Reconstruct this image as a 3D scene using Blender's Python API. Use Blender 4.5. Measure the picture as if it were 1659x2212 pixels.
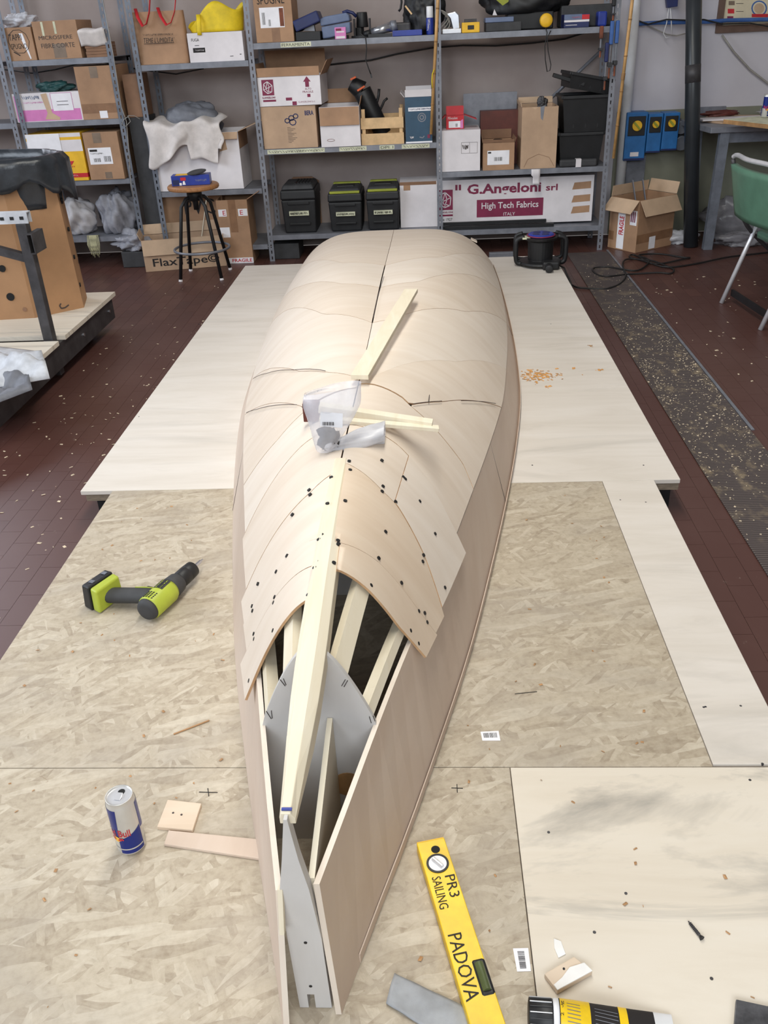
import bpy, bmesh, math, random
import numpy as np
from mathutils import Vector, Matrix

for o in list(bpy.data.objects):
    bpy.data.objects.remove(o)
scn = bpy.context.scene
COL = scn.collection
rnd = random.Random(7)

# ------------------------------------------------------------------ camera
IMG_W, IMG_H, FPX = 1659.0, 2212.0, 1870.0
H = 0.13                      # top of the low plywood platform
CAMZ = 1.324 + H
_pi, _ya, _ro = math.radians(29.352), math.radians(-3.656), math.radians(2.840)
_fw = Vector((math.sin(_ya)*math.cos(_pi), math.cos(_ya)*math.cos(_pi), -math.sin(_pi)))
_r = Vector((math.cos(_ya), -math.sin(_ya), 0)); _d = _fw.cross(_r)
CR = math.cos(_ro)*_r + math.sin(_ro)*_d
CD = -math.sin(_ro)*_r + math.cos(_ro)*_d
CPOS = Vector((0, 0, CAMZ))
cam = bpy.data.objects.new('camera', bpy.data.cameras.new('camera'))
COL.objects.link(cam)
m = Matrix.Identity(4)
for i in range(3):
    m[i][0] = CR[i]; m[i][1] = -CD[i]; m[i][2] = -_fw[i]; m[i][3] = CPOS[i]
cam.matrix_world = m
cam.data.sensor_fit = 'VERTICAL'; cam.data.sensor_height = 36.0
cam.data.lens = FPX/IMG_H*36.0
cam.data.clip_start = 0.02; cam.data.clip_end = 60
scn.camera = cam

# ------------------------------------------------------------------ light
def s2l(c):
    c = c/255.0
    return c/12.92 if c <= 0.04045 else ((c+0.055)/1.055)**2.4
def rgb(c): return (s2l(c[0]), s2l(c[1]), s2l(c[2]), 1)

world = bpy.data.worlds.new('workshop_air'); scn.world = world; world.use_nodes = True
bg = world.node_tree.nodes['Background']
bg.inputs['Color'].default_value = (1.0, 0.94, 0.92, 1)
bg.inputs['Strength'].default_value = 0.17

def area(name, loc, target, sx, sy, power, col):
    l = bpy.data.lights.new(name, 'AREA'); l.shape = 'RECTANGLE'; l.size = sx; l.size_y = sy
    l.energy = power; l.color = col
    o = bpy.data.objects.new(name, l); COL.objects.link(o); o.location = loc
    o.rotation_euler = (Vector(target)-Vector(loc)).to_track_quat('-Z', 'Y').to_euler()
    return o
area('window_light_left', (-6.0, 1.2, 3.0), (-0.2, 1.8, 0.2), 5.0, 2.2, 222, (0.80, 0.89, 1.0))
area('window_light_back_left', (-4.3, 6.5, 3.0), (-0.6, 2.0, 0.1), 3.0, 1.3, 70, (0.84, 0.88, 1.0))
area('window_light_rear', (-0.2, -3.2, 3.0), (-0.2, 1.6, 0.1), 4.0, 1.8, 165, (0.87, 0.94, 1.0))
area('ceiling_tube_light', (-0.15, 2.3, 3.4), (-0.15, 2.3, 0), 0.5, 4.0, 86, (0.98, 0.96, 0.88))
scn.view_settings.view_transform = 'Standard'
scn.view_settings.look = 'None'
scn.view_settings.gamma = 1.0
scn.view_settings.use_curve_mapping = False
scn.view_settings.exposure = 0.22

# ------------------------------------------------------------------ pixel -> point helpers (real planes)
def P(px, py, x=None, y=None, z=None):
    d = CR*((px-IMG_W/2)/FPX) + CD*((py-IMG_H/2)/FPX) + _fw
    if z is not None: t = (z-CAMZ)/d.z
    elif y is not None: t = y/d.y
    else: t = x/d.x
    return CPOS + d*t
def project(p):
    q = Vector(p)-CPOS; zc = q.dot(_fw)
    return (IMG_W/2+FPX*q.dot(CR)/zc, IMG_H/2+FPX*q.dot(CD)/zc, zc)

# ------------------------------------------------------------------ materials
MATS = {}
class NT:
    def __init__(s, name):
        s.m = bpy.data.materials.new(name); s.m.use_nodes = True
        s.t = s.m.node_tree; s.b = s.t.nodes['Principled BSDF']; s.L = s.t.links.new
    def n(s, typ, **kw):
        nd = s.t.nodes.new(typ)
        for k, v in kw.items():
            if k.startswith('i_'):
                nd.inputs[k[2:].replace('_', ' ')].default_value = v
            else: setattr(nd, k, v)
        return nd
    def coord(s, scale=(1, 1, 1), rot=(0, 0, 0), world=False, src=None):
        if src is None:
            if world: src = s.n('ShaderNodeNewGeometry').outputs['Position']
            else: src = s.n('ShaderNodeTexCoord').outputs['Object']
        mp = s.n('ShaderNodeMapping'); mp.inputs['Scale'].default_value = scale; mp.inputs['Rotation'].default_value = rot
        s.L(src, mp.inputs['Vector']); return mp.outputs['Vector']
    def noise(s, vec, scale, detail=4, rough=.55, dist=0):
        n = s.n('ShaderNodeTexNoise'); n.inputs['Scale'].default_value = scale; n.inputs['Detail'].default_value = detail
        n.inputs['Roughness'].default_value = rough; n.inputs['Distortion'].default_value = dist
        s.L(vec, n.inputs['Vector']); return n.outputs['Fac']
    def ramp(s, fac, stops, interp='LINEAR'):
        r = s.n('ShaderNodeValToRGB'); r.color_ramp.interpolation = interp
        e = r.color_ramp.elements
        while len(e) < len(stops): e.new(0.5)
        for i, (p_, c) in enumerate(stops):
            e[i].position = p_; e[i].color = rgb(c) if len(c) == 3 and max(c) > 1 else (*c, 1)
        s.L(fac, r.inputs['Fac']); return r.outputs['Color']
    def mix(s, fac, a, b, mode='MIX'):
        x = s.n('ShaderNodeMix'); x.data_type = 'RGBA'; x.blend_type = mode
        for sock, v in ((x.inputs['Factor'], fac), (x.inputs['A'], a), (x.inputs['B'], b)): pass
        def put(sock, v):
            if hasattr(v, 'links'): s.L(v, sock)
            else: sock.default_value = v
        put(x.inputs[0], fac); put(x.inputs[6], a); put(x.inputs[7], b)
        return x.outputs[2]
    def math(s, op, a, b=0.0):
        x = s.n('ShaderNodeMath'); x.operation = op
        for i, v in enumerate((a, b)):
            if hasattr(v, 'links'): s.L(v, x.inputs[i])
            else: x.inputs[i].default_value = v
        return x.outputs[0]
    def bump(s, h, strength, dist=.002):
        b = s.n('ShaderNodeBump'); b.inputs['Strength'].default_value = strength; b.inputs['Distance'].default_value = dist
        s.L(h, b.inputs['Height']); s.L(b.outputs['Normal'], s.b.inputs['Normal'])
    def out(s, col=None, rough=.6, metal=0):
        if col is not None:
            if hasattr(col, 'links'): s.L(col, s.b.inputs['Base Color'])
            else: s.b.inputs['Base Color'].default_value = col
        s.b.inputs['Roughness'].default_value = rough; s.b.inputs['Metallic'].default_value = metal
        return s.m

def M(name, col, rough=.6, metal=0, var=.12, scale=14, bump=0, spec=None, stretch=(1, 1, 1)):
    """plain procedural material: base colour with mottled variation"""
    if name in MATS: return MATS[name]
    k = NT(name); v = k.coord(stretch)
    f = k.noise(v, scale, 5, .6)
    lo = tuple(max(0, c*(1-var)) for c in col); hi = tuple(min(255, c*(1+var*.7)+1) for c in col)
    c = k.ramp(f, [(.3, lo), (.7, hi)])
    if bump: k.bump(k.noise(v, scale*6, 3), bump)
    if spec is not None: k.b.inputs['Specular IOR Level'].default_value = spec
    MATS[name] = k.out(c, rough, metal); return MATS[name]

def mat_ply(name, c1, c2, c3, sx, sy, stain=0.0, stain_col=(150, 145, 138), rough=.62, world=True):
    k = NT(name)
    v = k.coord((sx, sy, 3), world=world)
    g = k.noise(v, 1.0, 8, .62, .6)
    g2 = k.noise(k.coord((1.6, 1.6, 1.6), world=world), 1.0, 3, .5)
    c = k.ramp(g, [(.25, c1), (.5, c2), (.75, c3)])
    c = k.mix(k.math('MULTIPLY', g2, .35), c, rgb(c1))
    if stain:
        st = k.noise(k.coord((.9, 4.2, 1), world=world), 1.0, 7, .65, 1.5)
        sf = k.ramp(st, [(.56, (0, 0, 0)), (.70, (1., 1., 1.))])
        c = k.mix(k.math('MULTIPLY', sf, stain), c, rgb(stain_col))
    k.bump(g, .12, .001)
    MATS[name] = k.out(c, rough); return MATS[name]

def mat_osb(name):
    k = NT(name)
    cells = []
    for ang, sc, off in ((.2, (14, 72, 1), 0), (1.1, (12, 64, 1), 3.1), (2.3, (15, 80, 1), 7.7), (2.9, (10, 52, 1), 1.3)):
        src = k.n('ShaderNodeNewGeometry').outputs['Position']
        w = k.n('ShaderNodeTexNoise'); w.inputs['Scale'].default_value = 7; k.L(src, w.inputs['Vector'])
        vm = k.n('ShaderNodeVectorMath', operation='MULTIPLY_ADD'); k.L(w.outputs['Color'], vm.inputs[0])
        vm.inputs[1].default_value = (.03, .03, 0); k.L(src, vm.inputs[2])
        mp0 = k.n('ShaderNodeMapping'); mp0.inputs['Rotation'].default_value = (0, 0, ang); mp0.inputs['Location'].default_value = (off, off*.7, 0)
        k.L(vm.outputs[0], mp0.inputs['Vector'])
        mp = k.n('ShaderNodeMapping'); mp.inputs['Scale'].default_value = sc; k.L(mp0.outputs[0], mp.inputs['Vector'])
        vo = k.n('ShaderNodeTexVoronoi'); vo.voronoi_dimensions = '2D'; vo.inputs['Scale'].default_value = 1
        k.L(mp.outputs[0], vo.inputs['Vector'])
        sp = k.n('ShaderNodeSeparateColor'); k.L(vo.outputs['Color'], sp.inputs[0])
        fb = k.noise(mp.outputs[0], 1.6, 5, .7)
        cells.append((k.math('ADD', k.math('MULTIPLY', sp.outputs[0], .72), k.math('SUBTRACT', k.math('MULTIPLY', fb, .9), .30)), sp.outputs[1], vo.outputs['Distance']))
    val = cells[0][0]; hgt = cells[0][1]
    for c in cells[1:]:
        pick = k.math('GREATER_THAN', c[1], .56)
        x = k.n('ShaderNodeMix'); k.L(pick, x.inputs[0]); k.L(val, x.inputs[2]); k.L(c[0], x.inputs[3]); val = x.outputs[0]
    c = k.ramp(val, [(0, (140, 125, 106)), (.28, (168, 154, 134)), (.5, (180, 167, 147)), (.72, (191, 179, 160)), (.95, (208, 198, 180))])
    fine = k.noise(k.coord((60, 60, 1), world=True), 1.0, 6, .7)
    c = k.mix(.40, c, k.ramp(fine, [(.3, (138, 122, 102)), (.52, (180, 167, 147)), (.8, (199, 188, 172))]))
    gr = k.noise(k.coord((2.4, 4.5, 1), world=True), 1.0, 5, .6, .8)
    c = k.mix(k.math('MULTIPLY', k.ramp(gr, [(.48, (0, 0, 0)), (.72, (1., 1., 1.))]), .55), c, rgb((160, 150, 138)))
    dk = k.noise(k.coord((26, 46, 1), world=True), 1.0, 4, .7, 1.0)
    c = k.mix(k.math('MULTIPLY', k.ramp(dk, [(.69, (0, 0, 0)), (.74, (1., 1., 1.))]), .6), c, rgb((128, 104, 76)))
    k.bump(val, .25, .0012)
    MATS[name] = k.out(c, .58); return MATS[name]

def mat_floor(name):
    k = NT(name)
    cell = k.n('ShaderNodeNewGeometry').outputs['Random Per Island']
    c = k.ramp(cell, [(0, (76, 46, 40)), (.5, (83, 51, 44)), (1, (89, 56, 48))])
    dirt = k.noise(k.coord((1.1, .8, 1), world=True), 1.0, 6, .65, .7)
    c = k.mix(k.math('MULTIPLY', k.ramp(dirt, [(.45, (0, 0, 0)), (.75, (1., 1., 1.))]), .3), c, rgb((112, 86, 80)))
    sp = k.noise(k.coord((30, 18, 1), world=True), 1.0, 5, .7)
    c = k.mix(k.math('MULTIPLY', k.ramp(sp, [(.67, (0, 0, 0)), (.76, (1., 1., 1.))]), .5), c, rgb((150, 132, 122)))
    MATS[name] = k.out(c, .42); k.b.inputs['Specular IOR Level'].default_value = .75; k.bump(dirt, .05, .001); return MATS[name]

def mat_mat(name):
    k = NT(name)
    w = k.n('ShaderNodeTexWave'); w.wave_type = 'BANDS'; w.bands_direction = 'Y'; w.inputs['Scale'].default_value = 26; w.inputs['Distortion'].default_value = .3
    k.L(k.coord((1, 1, 1), world=True), w.inputs['Vector'])
    c = k.ramp(w.outputs['Fac'], [(.2, (62, 54, 53)), (.8, (92, 82, 80))])
    d = k.noise(k.coord((14, 9, 1), world=True), 1.0, 7, .75)
    d2 = k.noise(k.coord((1.2, .8, 1), world=True), 1.0, 3, .5)
    f = k.math('MULTIPLY', k.ramp(d, [(.52, (0, 0, 0)), (.68, (1., 1., 1.))]), k.ramp(d2, [(.40, (.12, .12, .12)), (.68, (1., 1., 1.))]))
    c = k.mix(f, c, rgb((158, 140, 112)))
    k.bump(w.outputs['Fac'], .5, .003)
    MATS[name] = k.out(c, .6); return MATS[name]

def mat_film(name, col, alpha, rough=.25):
    k = NT(name)
    f = k.noise(k.coord((3, 3, 3)), 4, 4)
    k.out(k.ramp(f, [(.3, tuple(c*.92 for c in col)), (.7, col)]), rough)
    k.L(k.math('ADD', k.math('MULTIPLY', f, .25), alpha-.12), k.b.inputs['Alpha'])
    MATS[name] = k.m; return k.m

mat_ply('ply_table', (204, 195, 184), (216, 208, 199), (224, 217, 210), 2.0, 12, .35, (168, 162, 153))
mat_ply('ply_near', (208, 196, 179), (220, 210, 195), (226, 218, 206), 1.6, 9, .8, (152, 146, 138))
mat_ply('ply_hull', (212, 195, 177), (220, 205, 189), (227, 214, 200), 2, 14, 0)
mat_ply('ply_hull2', (208, 186, 162), (216, 196, 174), (223, 206, 186), 2.2, 15, 0)
mat_ply('ply_hull3', (215, 200, 184), (223, 210, 196), (229, 218, 206), 2, 13, 0)
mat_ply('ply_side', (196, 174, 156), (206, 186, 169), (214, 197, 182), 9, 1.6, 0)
mat_ply('ply_bulkhead', (192, 188, 184), (200, 197, 195), (208, 206, 205), 8, 2, 0)
mat_ply('pine', (214, 201, 175), (224, 213, 190), (230, 222, 204), 30, 4, 0)
mat_ply('ply_edge', (166, 128, 92), (190, 152, 114), (212, 178, 140), 30, 30, 0)
mat_osb('osb'); mat_floor('tile_floor'); mat_mat('rubber_mat')
M('grout', (70, 43, 38), .7); M('edge_grey', (128, 114, 98), .7, var=.2, scale=30, stretch=(1, 1, 8)); 
kw = NT('wall_paint_shaded'); gx = kw.n('ShaderNodeSeparateXYZ'); kw.L(kw.n('ShaderNodeNewGeometry').outputs['Position'], gx.inputs[0])
side_f = kw.math('GREATER_THAN', gx.outputs['X'], 1.30)  # shelf shade is put into the wall colour: darker, warmer left of this split
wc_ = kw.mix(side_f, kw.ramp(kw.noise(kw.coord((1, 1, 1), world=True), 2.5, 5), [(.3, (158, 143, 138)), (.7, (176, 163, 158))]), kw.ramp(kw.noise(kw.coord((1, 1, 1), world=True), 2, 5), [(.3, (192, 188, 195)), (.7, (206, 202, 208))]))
MATS['wall_paint_shaded'] = kw.out(wc_, .8)
M('wainscot', (128, 128, 112), .7, var=.08, scale=3)
M('steel_grey', (132, 134, 142), .45, .35, var=.1); M('steel_dark', (72, 70, 72), .5, .4, var=.2)
M('steel_blue', (116, 121, 131), .45, .3, var=.12)
M('black', (24, 24, 26), .5, var=.2); M('black_matte', (16, 16, 17), .8, var=.2); M('black_rubber', (33, 33, 35), .55, var=.2)
M('ink', (32, 28, 28), .7, var=.05); M('pencil', (70, 60, 58), .7, var=.1)
M('card', (170, 133, 103), .75, var=.1, scale=5); M('card_light', (188, 157, 129), .75, var=.08, scale=5)
M('card_dark', (134, 100, 76), .75, var=.12, scale=5); M('card_pale', (200, 171, 142), .75, var=.08, scale=5)
M('card_orange', (164, 124, 88), .7, var=.08, scale=4)
M('tape_brown', (140, 104, 76), .4, var=.1); M('tape_grey', (128, 110, 94), .4, var=.1)
M('white_card', (226, 220, 222), .6, var=.06, scale=4); M('paper', (240, 238, 242), .6, var=.03); M('masking', (208, 208, 180), .7, var=.12)
M('pink', (216, 128, 188), .5, var=.05); M('yellow_card', (238, 186, 40), .5, var=.06); M('red', (196, 34, 44), .5, var=.08)
M('maroon', (128, 36, 70), .55, var=.08); M('teal_card', (46, 78, 102), .5, var=.06); M('blue', (36, 56, 146), .4, var=.1)
M('blue_switch', (38, 106, 170), .45, var=.1); M('blue_grey', (98, 112, 142), .45, var=.08); M('navy', (28, 38, 88), .45, var=.1)
M('yellow', (236, 196, 30), .4, var=.1); M('yellow_bag', (226, 196, 30), .6, var=.1); M('lime', (168, 180, 58), .45, var=.06)
M('charcoal', (56, 56, 58), .65, var=.15); M('silver', (196, 198, 204), .25, .9, var=.06); M('bright_metal', (220, 220, 224), .25, .45, var=.05)
M('can_blue', (26, 44, 128), .3, .35, var=.05); M('can_silver', (206, 204, 200), .3, .5, var=.04); M('logo_red', (190, 34, 48), .4, var=.03); M('logo_yellow', (236, 176, 60), .4, var=.03)
M('cloth_white', (214, 206, 202), .9, var=.08); M('tarp_grey', (112, 114, 122), .55, var=.15); M('tarp_light', (192, 194, 200), .5, var=.12)
M('sack_grey', (150, 150, 158), .6, var=.15); M('sack_white', (206, 204, 208), .7, var=.08); M('rope', (190, 186, 150), .8)
M('bamboo', (196, 152, 96), .5, var=.15); M('bamboo_node', (156, 116, 70), .5); M('wood_seat', (166, 116, 74), .5, var=.12, stretch=(3, 20, 3))
M('wood_crate', (218, 182, 136), .7, var=.1); M('wood_old', (168, 128, 84), .6, var=.2)
M('liner', (44, 48, 54), .3, var=.3, scale=9, bump=.4); M('chair_green', (84, 122, 102), .4, var=.06); M('duct', (150, 152, 156), .6, var=.12, bump=.3)
M('filler', (238, 236, 234), .8, var=.04); M('red_brown', (96, 44, 34), .5); M('pipe_black', (44, 48, 52), .35, var=.15, scale=4)
M('rust', (120, 66, 44), .7, var=.3); M('orange', (206, 90, 44), .5); M('chip', (210, 192, 166), .8, var=.2); M('chip_orange', (208, 152, 88), .8, var=.2)
M('green_dark', (38, 76, 76), .5); M('olive', (150, 156, 50), .6); M('poster', (216, 204, 176), .7, var=.05); M('frame_brown', (104, 80, 68), .6)
M('hose_blue', (58, 96, 160), .45, var=.12); M('cord_black', (28, 26, 26), .5); M('cord_grey', (150, 146, 140), .6); M('white_plastic', (226, 226, 228), .35, var=.03)
M('glass_vial', (86, 96, 60), .1, var=.1); M('wood_strip', (176, 134, 92), .6, var=.15, stretch=(1, 1, 12))
M('plate_steel', (92, 92, 96), .35, .6, var=.3, scale=30)
mat_film('film_clear', (236, 236, 244), .42); mat_film('film_grey', (150, 148, 154), .62); mat_film('film_white', (226, 226, 232), .72)
def mt(x): return MATS[x] if isinstance(x, str) else x

# ------------------------------------------------------------------ mesh builder
ORG = {}
class MB:
    def __init__(s): s.v = []; s.f = []; s.mi = []
    def add(s, vs, fs, mi=0):
        n = len(s.v); s.v += [Vector(a) for a in vs]
        for f in fs: s.f.append(tuple(i+n for i in f)); s.mi.append(mi)
        return s
    def box(s, x0, x1, y0, y1, z0, z1, mi=0):
        if x0 > x1: x0, x1 = x1, x0
        if y0 > y1: y0, y1 = y1, y0
        if z0 > z1: z0, z1 = z1, z0
        return s.add([(x0, y0, z0), (x1, y0, z0), (x1, y1, z0), (x0, y1, z0), (x0, y0, z1), (x1, y0, z1), (x1, y1, z1), (x0, y1, z1)],
                     [(0, 3, 2, 1), (4, 5, 6, 7), (0, 1, 5, 4), (1, 2, 6, 5), (2, 3, 7, 6), (3, 0, 4, 7)], mi)
    def obox(s, p0, p1, w, h, up=(0, 0, 1), mi=0):
        """bar from p0 to p1, width w (sideways) and height h (along up)"""
        p0 = Vector(p0); p1 = Vector(p1); a = (p1-p0).normalized(); up = Vector(up)
        sd = a.cross(up).normalized()*w/2; u = sd.cross(a).normalized()*h/2
        vs = []
        for p in (p0, p1): vs += [p-sd-u, p+sd-u, p+sd+u, p-sd+u]
        return s.add(vs, [(3, 2, 1, 0), (4, 5, 6, 7), (0, 1, 5, 4), (1, 2, 6, 5), (2, 3, 7, 6), (3, 0, 4, 7)], mi)
    def cyl(s, p0, p1, r0, r1=None, n=14, mi=0, caps=True):
        if r1 is None: r1 = r0
        p0 = Vector(p0); p1 = Vector(p1); a = (p1-p0).normalized()
        t = Vector((0, 0, 1)) if abs(a.z) < .9 else Vector((1, 0, 0))
        u = a.cross(t).normalized(); w = a.cross(u)
        vs = []
        for p, r in ((p0, r0), (p1, r1)):
            for i in range(n):
                an = 2*math.pi*i/n; vs.append(p+u*math.cos(an)*r+w*math.sin(an)*r)
        fs = [(i, i+n, (i+1) % n+n, (i+1) % n) for i in range(n)]
        if caps: fs += [tuple(range(n)), tuple(range(2*n-1, n-1, -1))]
        return s.add(vs, fs, mi)
    def tube(s, pts, r, n=7, mi=0, closed=False, flat=1.0):
        pts = [Vector(p) for p in pts]; N = len(pts); rings = []; prev = None
        for i, p in enumerate(pts):
            if closed: a = pts[(i+1) % N]-pts[i-1]
            else: a = pts[min(i+1, N-1)]-pts[max(i-1, 0)]
            a.normalize()
            if prev is None:
                t = Vector((0, 0, 1)) if abs(a.z) < .9 else Vector((1, 0, 0)); u = a.cross(t).normalized()
            else:
                u = prev-a*prev.dot(a)
                u = u.normalized() if u.length > 1e-6 else prev
            prev = u; w = a.cross(u); rr = r[i] if isinstance(r, (list, tuple)) else r
            rings.append([p+u*math.cos(2*math.pi*j/n)*rr+w*math.sin(2*math.pi*j/n)*rr*flat for j in range(n)])
        vs = [v for q in rings for v in q]; fs = []
        for i in range(N if closed else N-1):
            a, b = i*n, ((i+1) % N)*n
            for j in range(n): fs.append((a+j, a+(j+1) % n, b+(j+1) % n, b+j))
        if not closed: fs += [tuple(range(n-1, -1, -1)), tuple((N-1)*n+j for j in range(n))]
        return s.add(vs, fs, mi)
    def lathe(s, prof, c=(0, 0, 0), n=24, mi=0, axis='z', mis=None):
        c = Vector(c); vs = []; fs = []
        for r, h in prof:
            for i in range(n):
                a = 2*math.pi*i/n; x, y = r*math.cos(a), r*math.sin(a)
                vs.append(c+(Vector((x, y, h)) if axis == 'z' else Vector((x, h, y)) if axis == 'y' else Vector((h, x, y))))
        base = len(s.v)
        s.v += vs
        for k in range(len(prof)-1):
            for i in range(n):
                a, b = k*n+i, k*n+(i+1) % n
                s.f.append((base+a, base+b, base+b+n, base+a+n)); s.mi.append(mis[k] if mis else mi)
        s.f.append(tuple(base+i for i in range(n-1, -1, -1))); s.mi.append(mis[0] if mis else mi)
        s.f.append(tuple(base+(len(prof)-1)*n+i for i in range(n))); s.mi.append(mis[-1] if mis else mi)
        return s
    def prism(s, poly, ext, mi=0):
        """poly: 3-D points in a plane, ext: extrusion vector"""
        ext = Vector(ext); n = len(poly); vs = [Vector(p) for p in poly]+[Vector(p)+ext for p in poly]
        return s.add(vs, [tuple(range(n-1, -1, -1)), tuple(range(n, 2*n))]+[(i, (i+1) % n, (i+1) % n+n, i+n) for i in range(n)], mi)
    def grid(s, fn, nu, nv, mi=0, wrap=False):
        vs = [fn(i/nu, j/nv) for j in range(nv+1) for i in range(nu+(0 if wrap else 1))]
        W = nu if wrap else nu+1; fs = []
        for j in range(nv):
            for i in range(nu):
                a = j*W+i; b = j*W+(i+1) % W if wrap else a+1
                fs.append((a, b, b+W, a+W))
        return s.add(vs, fs, mi)
    def mesh(s, name):
        me = bpy.data.meshes.new(name); me.from_pydata([tuple(v) for v in s.v], [], s.f); return me
    def build(s, name, mats, parent=None, smooth=False, bevel=0, solid=0, local=False, subd=0, seg=2, fix=True):
        """local: vertices already in the parent's own frame"""
        if not isinstance(mats, (list, tuple)): mats = [mats]
        off = Vector((0, 0, 0))
        if parent is not None:
            if not local: off = ORG[parent.name]
        else:
            if not local:
                lo = [min(v[i] for v in s.v) for i in range(3)]; hi = [max(v[i] for v in s.v) for i in range(3)]
                off = Vector(((lo[0]+hi[0])/2, (lo[1]+hi[1])/2, lo[2]))
        for i in range(len(s.v)): s.v[i] = s.v[i]-off
        me = s.mesh(name)
        if fix:
            bm = bmesh.new(); bm.from_mesh(me); bmesh.ops.recalc_face_normals(bm, faces=bm.faces); bm.to_mesh(me); bm.free()
        for q in mats: me.materials.append(mt(q))
        me.polygons.foreach_set('material_index', s.mi)
        if smooth: me.polygons.foreach_set('use_smooth', [True]*len(s.f))
        me.update()
        o = bpy.data.objects.new(name, me); COL.objects.link(o)
        if parent is not None:
            o.parent = parent; ORG[o.name] = ORG.get(parent.name, Vector()).copy()
        else: o.location = off; ORG[o.name] = off.copy()
        if solid:
            md = o.modifiers.new('solid', 'SOLIDIFY'); md.thickness = solid; md.offset = 0
        if subd:
            md = o.modifiers.new('sub', 'SUBSURF'); md.levels = subd; md.render_levels = subd
        if bevel:
            md = o.modifiers.new('bev', 'BEVEL'); md.width = bevel; md.segments = seg; md.limit_method = 'ANGLE'; md.angle_limit = .7
            md.harden_normals = False
        return o
def tag(o, label, cat, group=None):
    o['label'] = label; o['category'] = cat
    if group: o['group'] = group
    return o
def thing(name, label, cat, loc, rz=0, group=None):
    o = bpy.data.objects.new(name, None); COL.objects.link(o); o.location = loc; o.rotation_euler = (0, 0, rz)
    o.empty_display_size = .05
    ORG[o.name] = Vector(loc); return tag(o, label, cat, group)
def struct(o): o['kind'] = 'structure'; return o
def stuff(o): o['kind'] = 'stuff'; return o

def lettering(s, bl, br, tl, mat, parent, local=True, name='lettering', off=.0007, depth=.0004, stroke=0.0):
    """text filling the parallelogram bl-br-tl"""
    cu = bpy.data.curves.new(name, 'FONT'); cu.body = s; cu.resolution_u = 2
    if stroke: cu.offset = stroke
    tmp = bpy.data.objects.new('tmp_text', cu); me = bpy.data.meshes.new_from_object(tmp)
    bpy.data.objects.remove(tmp); bpy.data.curves.remove(cu)
    co = [v.co.copy() for v in me.vertices]
    fs = [tuple(p.vertices) for p in me.polygons]; bpy.data.meshes.remove(me)
    if not co: return None
    x0 = min(c.x for c in co); x1 = max(c.x for c in co); y0 = min(c.y for c in co); y1 = max(c.y for c in co)
    bl = Vector(bl); U = Vector(br)-bl; W = Vector(tl)-bl; nn = U.cross(W).normalized()*off
    b = MB(); b.add([bl+U*((c.x-x0)/(x1-x0))+W*((c.y-y0)/(y1-y0))+nn for c in co], fs)
    return b.build(name, mat, parent, local=local, fix=False)

def scrawl(bl, br, tl, mat, parent, local=True, name='handwriting', off=.0012, n=7, wd=None, seed=1):
    """illegible small writing: a row of short pen strokes filling the parallelogram"""
    r_ = random.Random(seed); bl = Vector(bl); U = Vector(br)-bl; W = Vector(tl)-bl; nn = U.cross(W).normalized()
    wd = wd or W.length*.13; b = MB()
    for i in range(n):
        u0 = (i+.12)/n; du = .76/n; k = r_.randint(2, 4)
        pts = [bl+U*(u0+du*(j/(k-1) if k > 1 else 0))+W*(r_.uniform(0, .25) if j % 2 else r_.uniform(.75, 1))+nn*off for j in range(k)]
        for a, c in zip(pts, pts[1:]): b.obox(a, c, wd, .0004, up=nn)
    return b.build(name, mat, parent, local=local)

# fake-crumple helper
def nz(x, y, z, seed=0):
    return (math.sin(x*1.7+y*2.3+seed)*math.cos(z*2.1-x*1.3+seed*1.7)+.6*math.sin(x*4.1-z*3.3+seed*2.1)*math.cos(y*4.7+seed)
            + .35*math.sin(x*8.3+z*7.1+seed)*math.sin(y*9.1-x*3.7+seed*.3))
def blob(name, c, size, mat, seed=0, amp=.18, freq=1.6, parent=None, n=28, flat=.0, pinch=0, ridge=.0):
    """sack / heap: closed crumpled surface resting on its flattened base"""
    b = MB(); c = Vector(c)
    def fn(u, v):
        th = 2*math.pi*u; ph = math.pi*(v*.998+.001)
        d = Vector((math.sin(ph)*math.cos(th), math.sin(ph)*math.sin(th), math.cos(ph)))
        r = 1+amp*nz(d.x*freq, d.y*freq, d.z*freq, seed)+ridge*(abs(math.sin(7*th+3*d.z+seed))-.5)*math.sin(ph)
        if pinch and d.z > .2: r *= 1-pinch*(d.z-.2)
        x, y, z = d.x*r*size[0], d.y*r*size[1], d.z*r*size[2]
        z = max(z, -size[2]*.72)
        return Vector((c.x+x, c.y+y, c.z+size[2]*.72+z))
    b.grid(fn, n*2, n, wrap=True)
    return b.build(name, mat, parent, smooth=True)

# ================================================================== the room
WALL_Y = 6.80
fl = MB().box(-5, 5, -3, WALL_Y, -.06, -.004).build('floor', 'grout'); struct(fl)
TW, TL = .0748, .152
def tile_geo(b, x, y): 
    x1, y1 = x+TW-.0010, y+TL-.0011
    b.add([(x, y, -.006), (x1, y, -.006), (x1, y1, -.006), (x, y1, -.006), (x, y, 0), (x1, y, 0), (x1, y1, 0), (x, y1, 0)],
          [(4, 5, 6, 7), (0, 1, 5, 4), (1, 2, 6, 5), (2, 3, 7, 6), (3, 0, 4, 7)])
near = []; far = MB()
for i in range(-46, 62):
    x = -1.397+i*TW
    for j in range(-22, 34):
        y = 1.958+j*TL+(TL/2 if i % 2 else 0)
        if x < -4.8 or x > 3.3 or y+TL > WALL_Y or y < -1.2: continue
        if -1.12 < x < .76 and -.3 < y < 5.45: continue
        q = project((x+TW/2, y+TL/2, 0))
        vis = q[2] > .2 and -5 < q[0] < 1664 and 0 < q[1] < 2217 and not (.98 < x < 1.18) and not (-1.1 < x < .74)
        if vis and x < -1.9 and y < 5.1: vis = False
        (near.append((q[2], x, y)) if vis else tile_geo(far, x, y))
near.sort()
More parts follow.
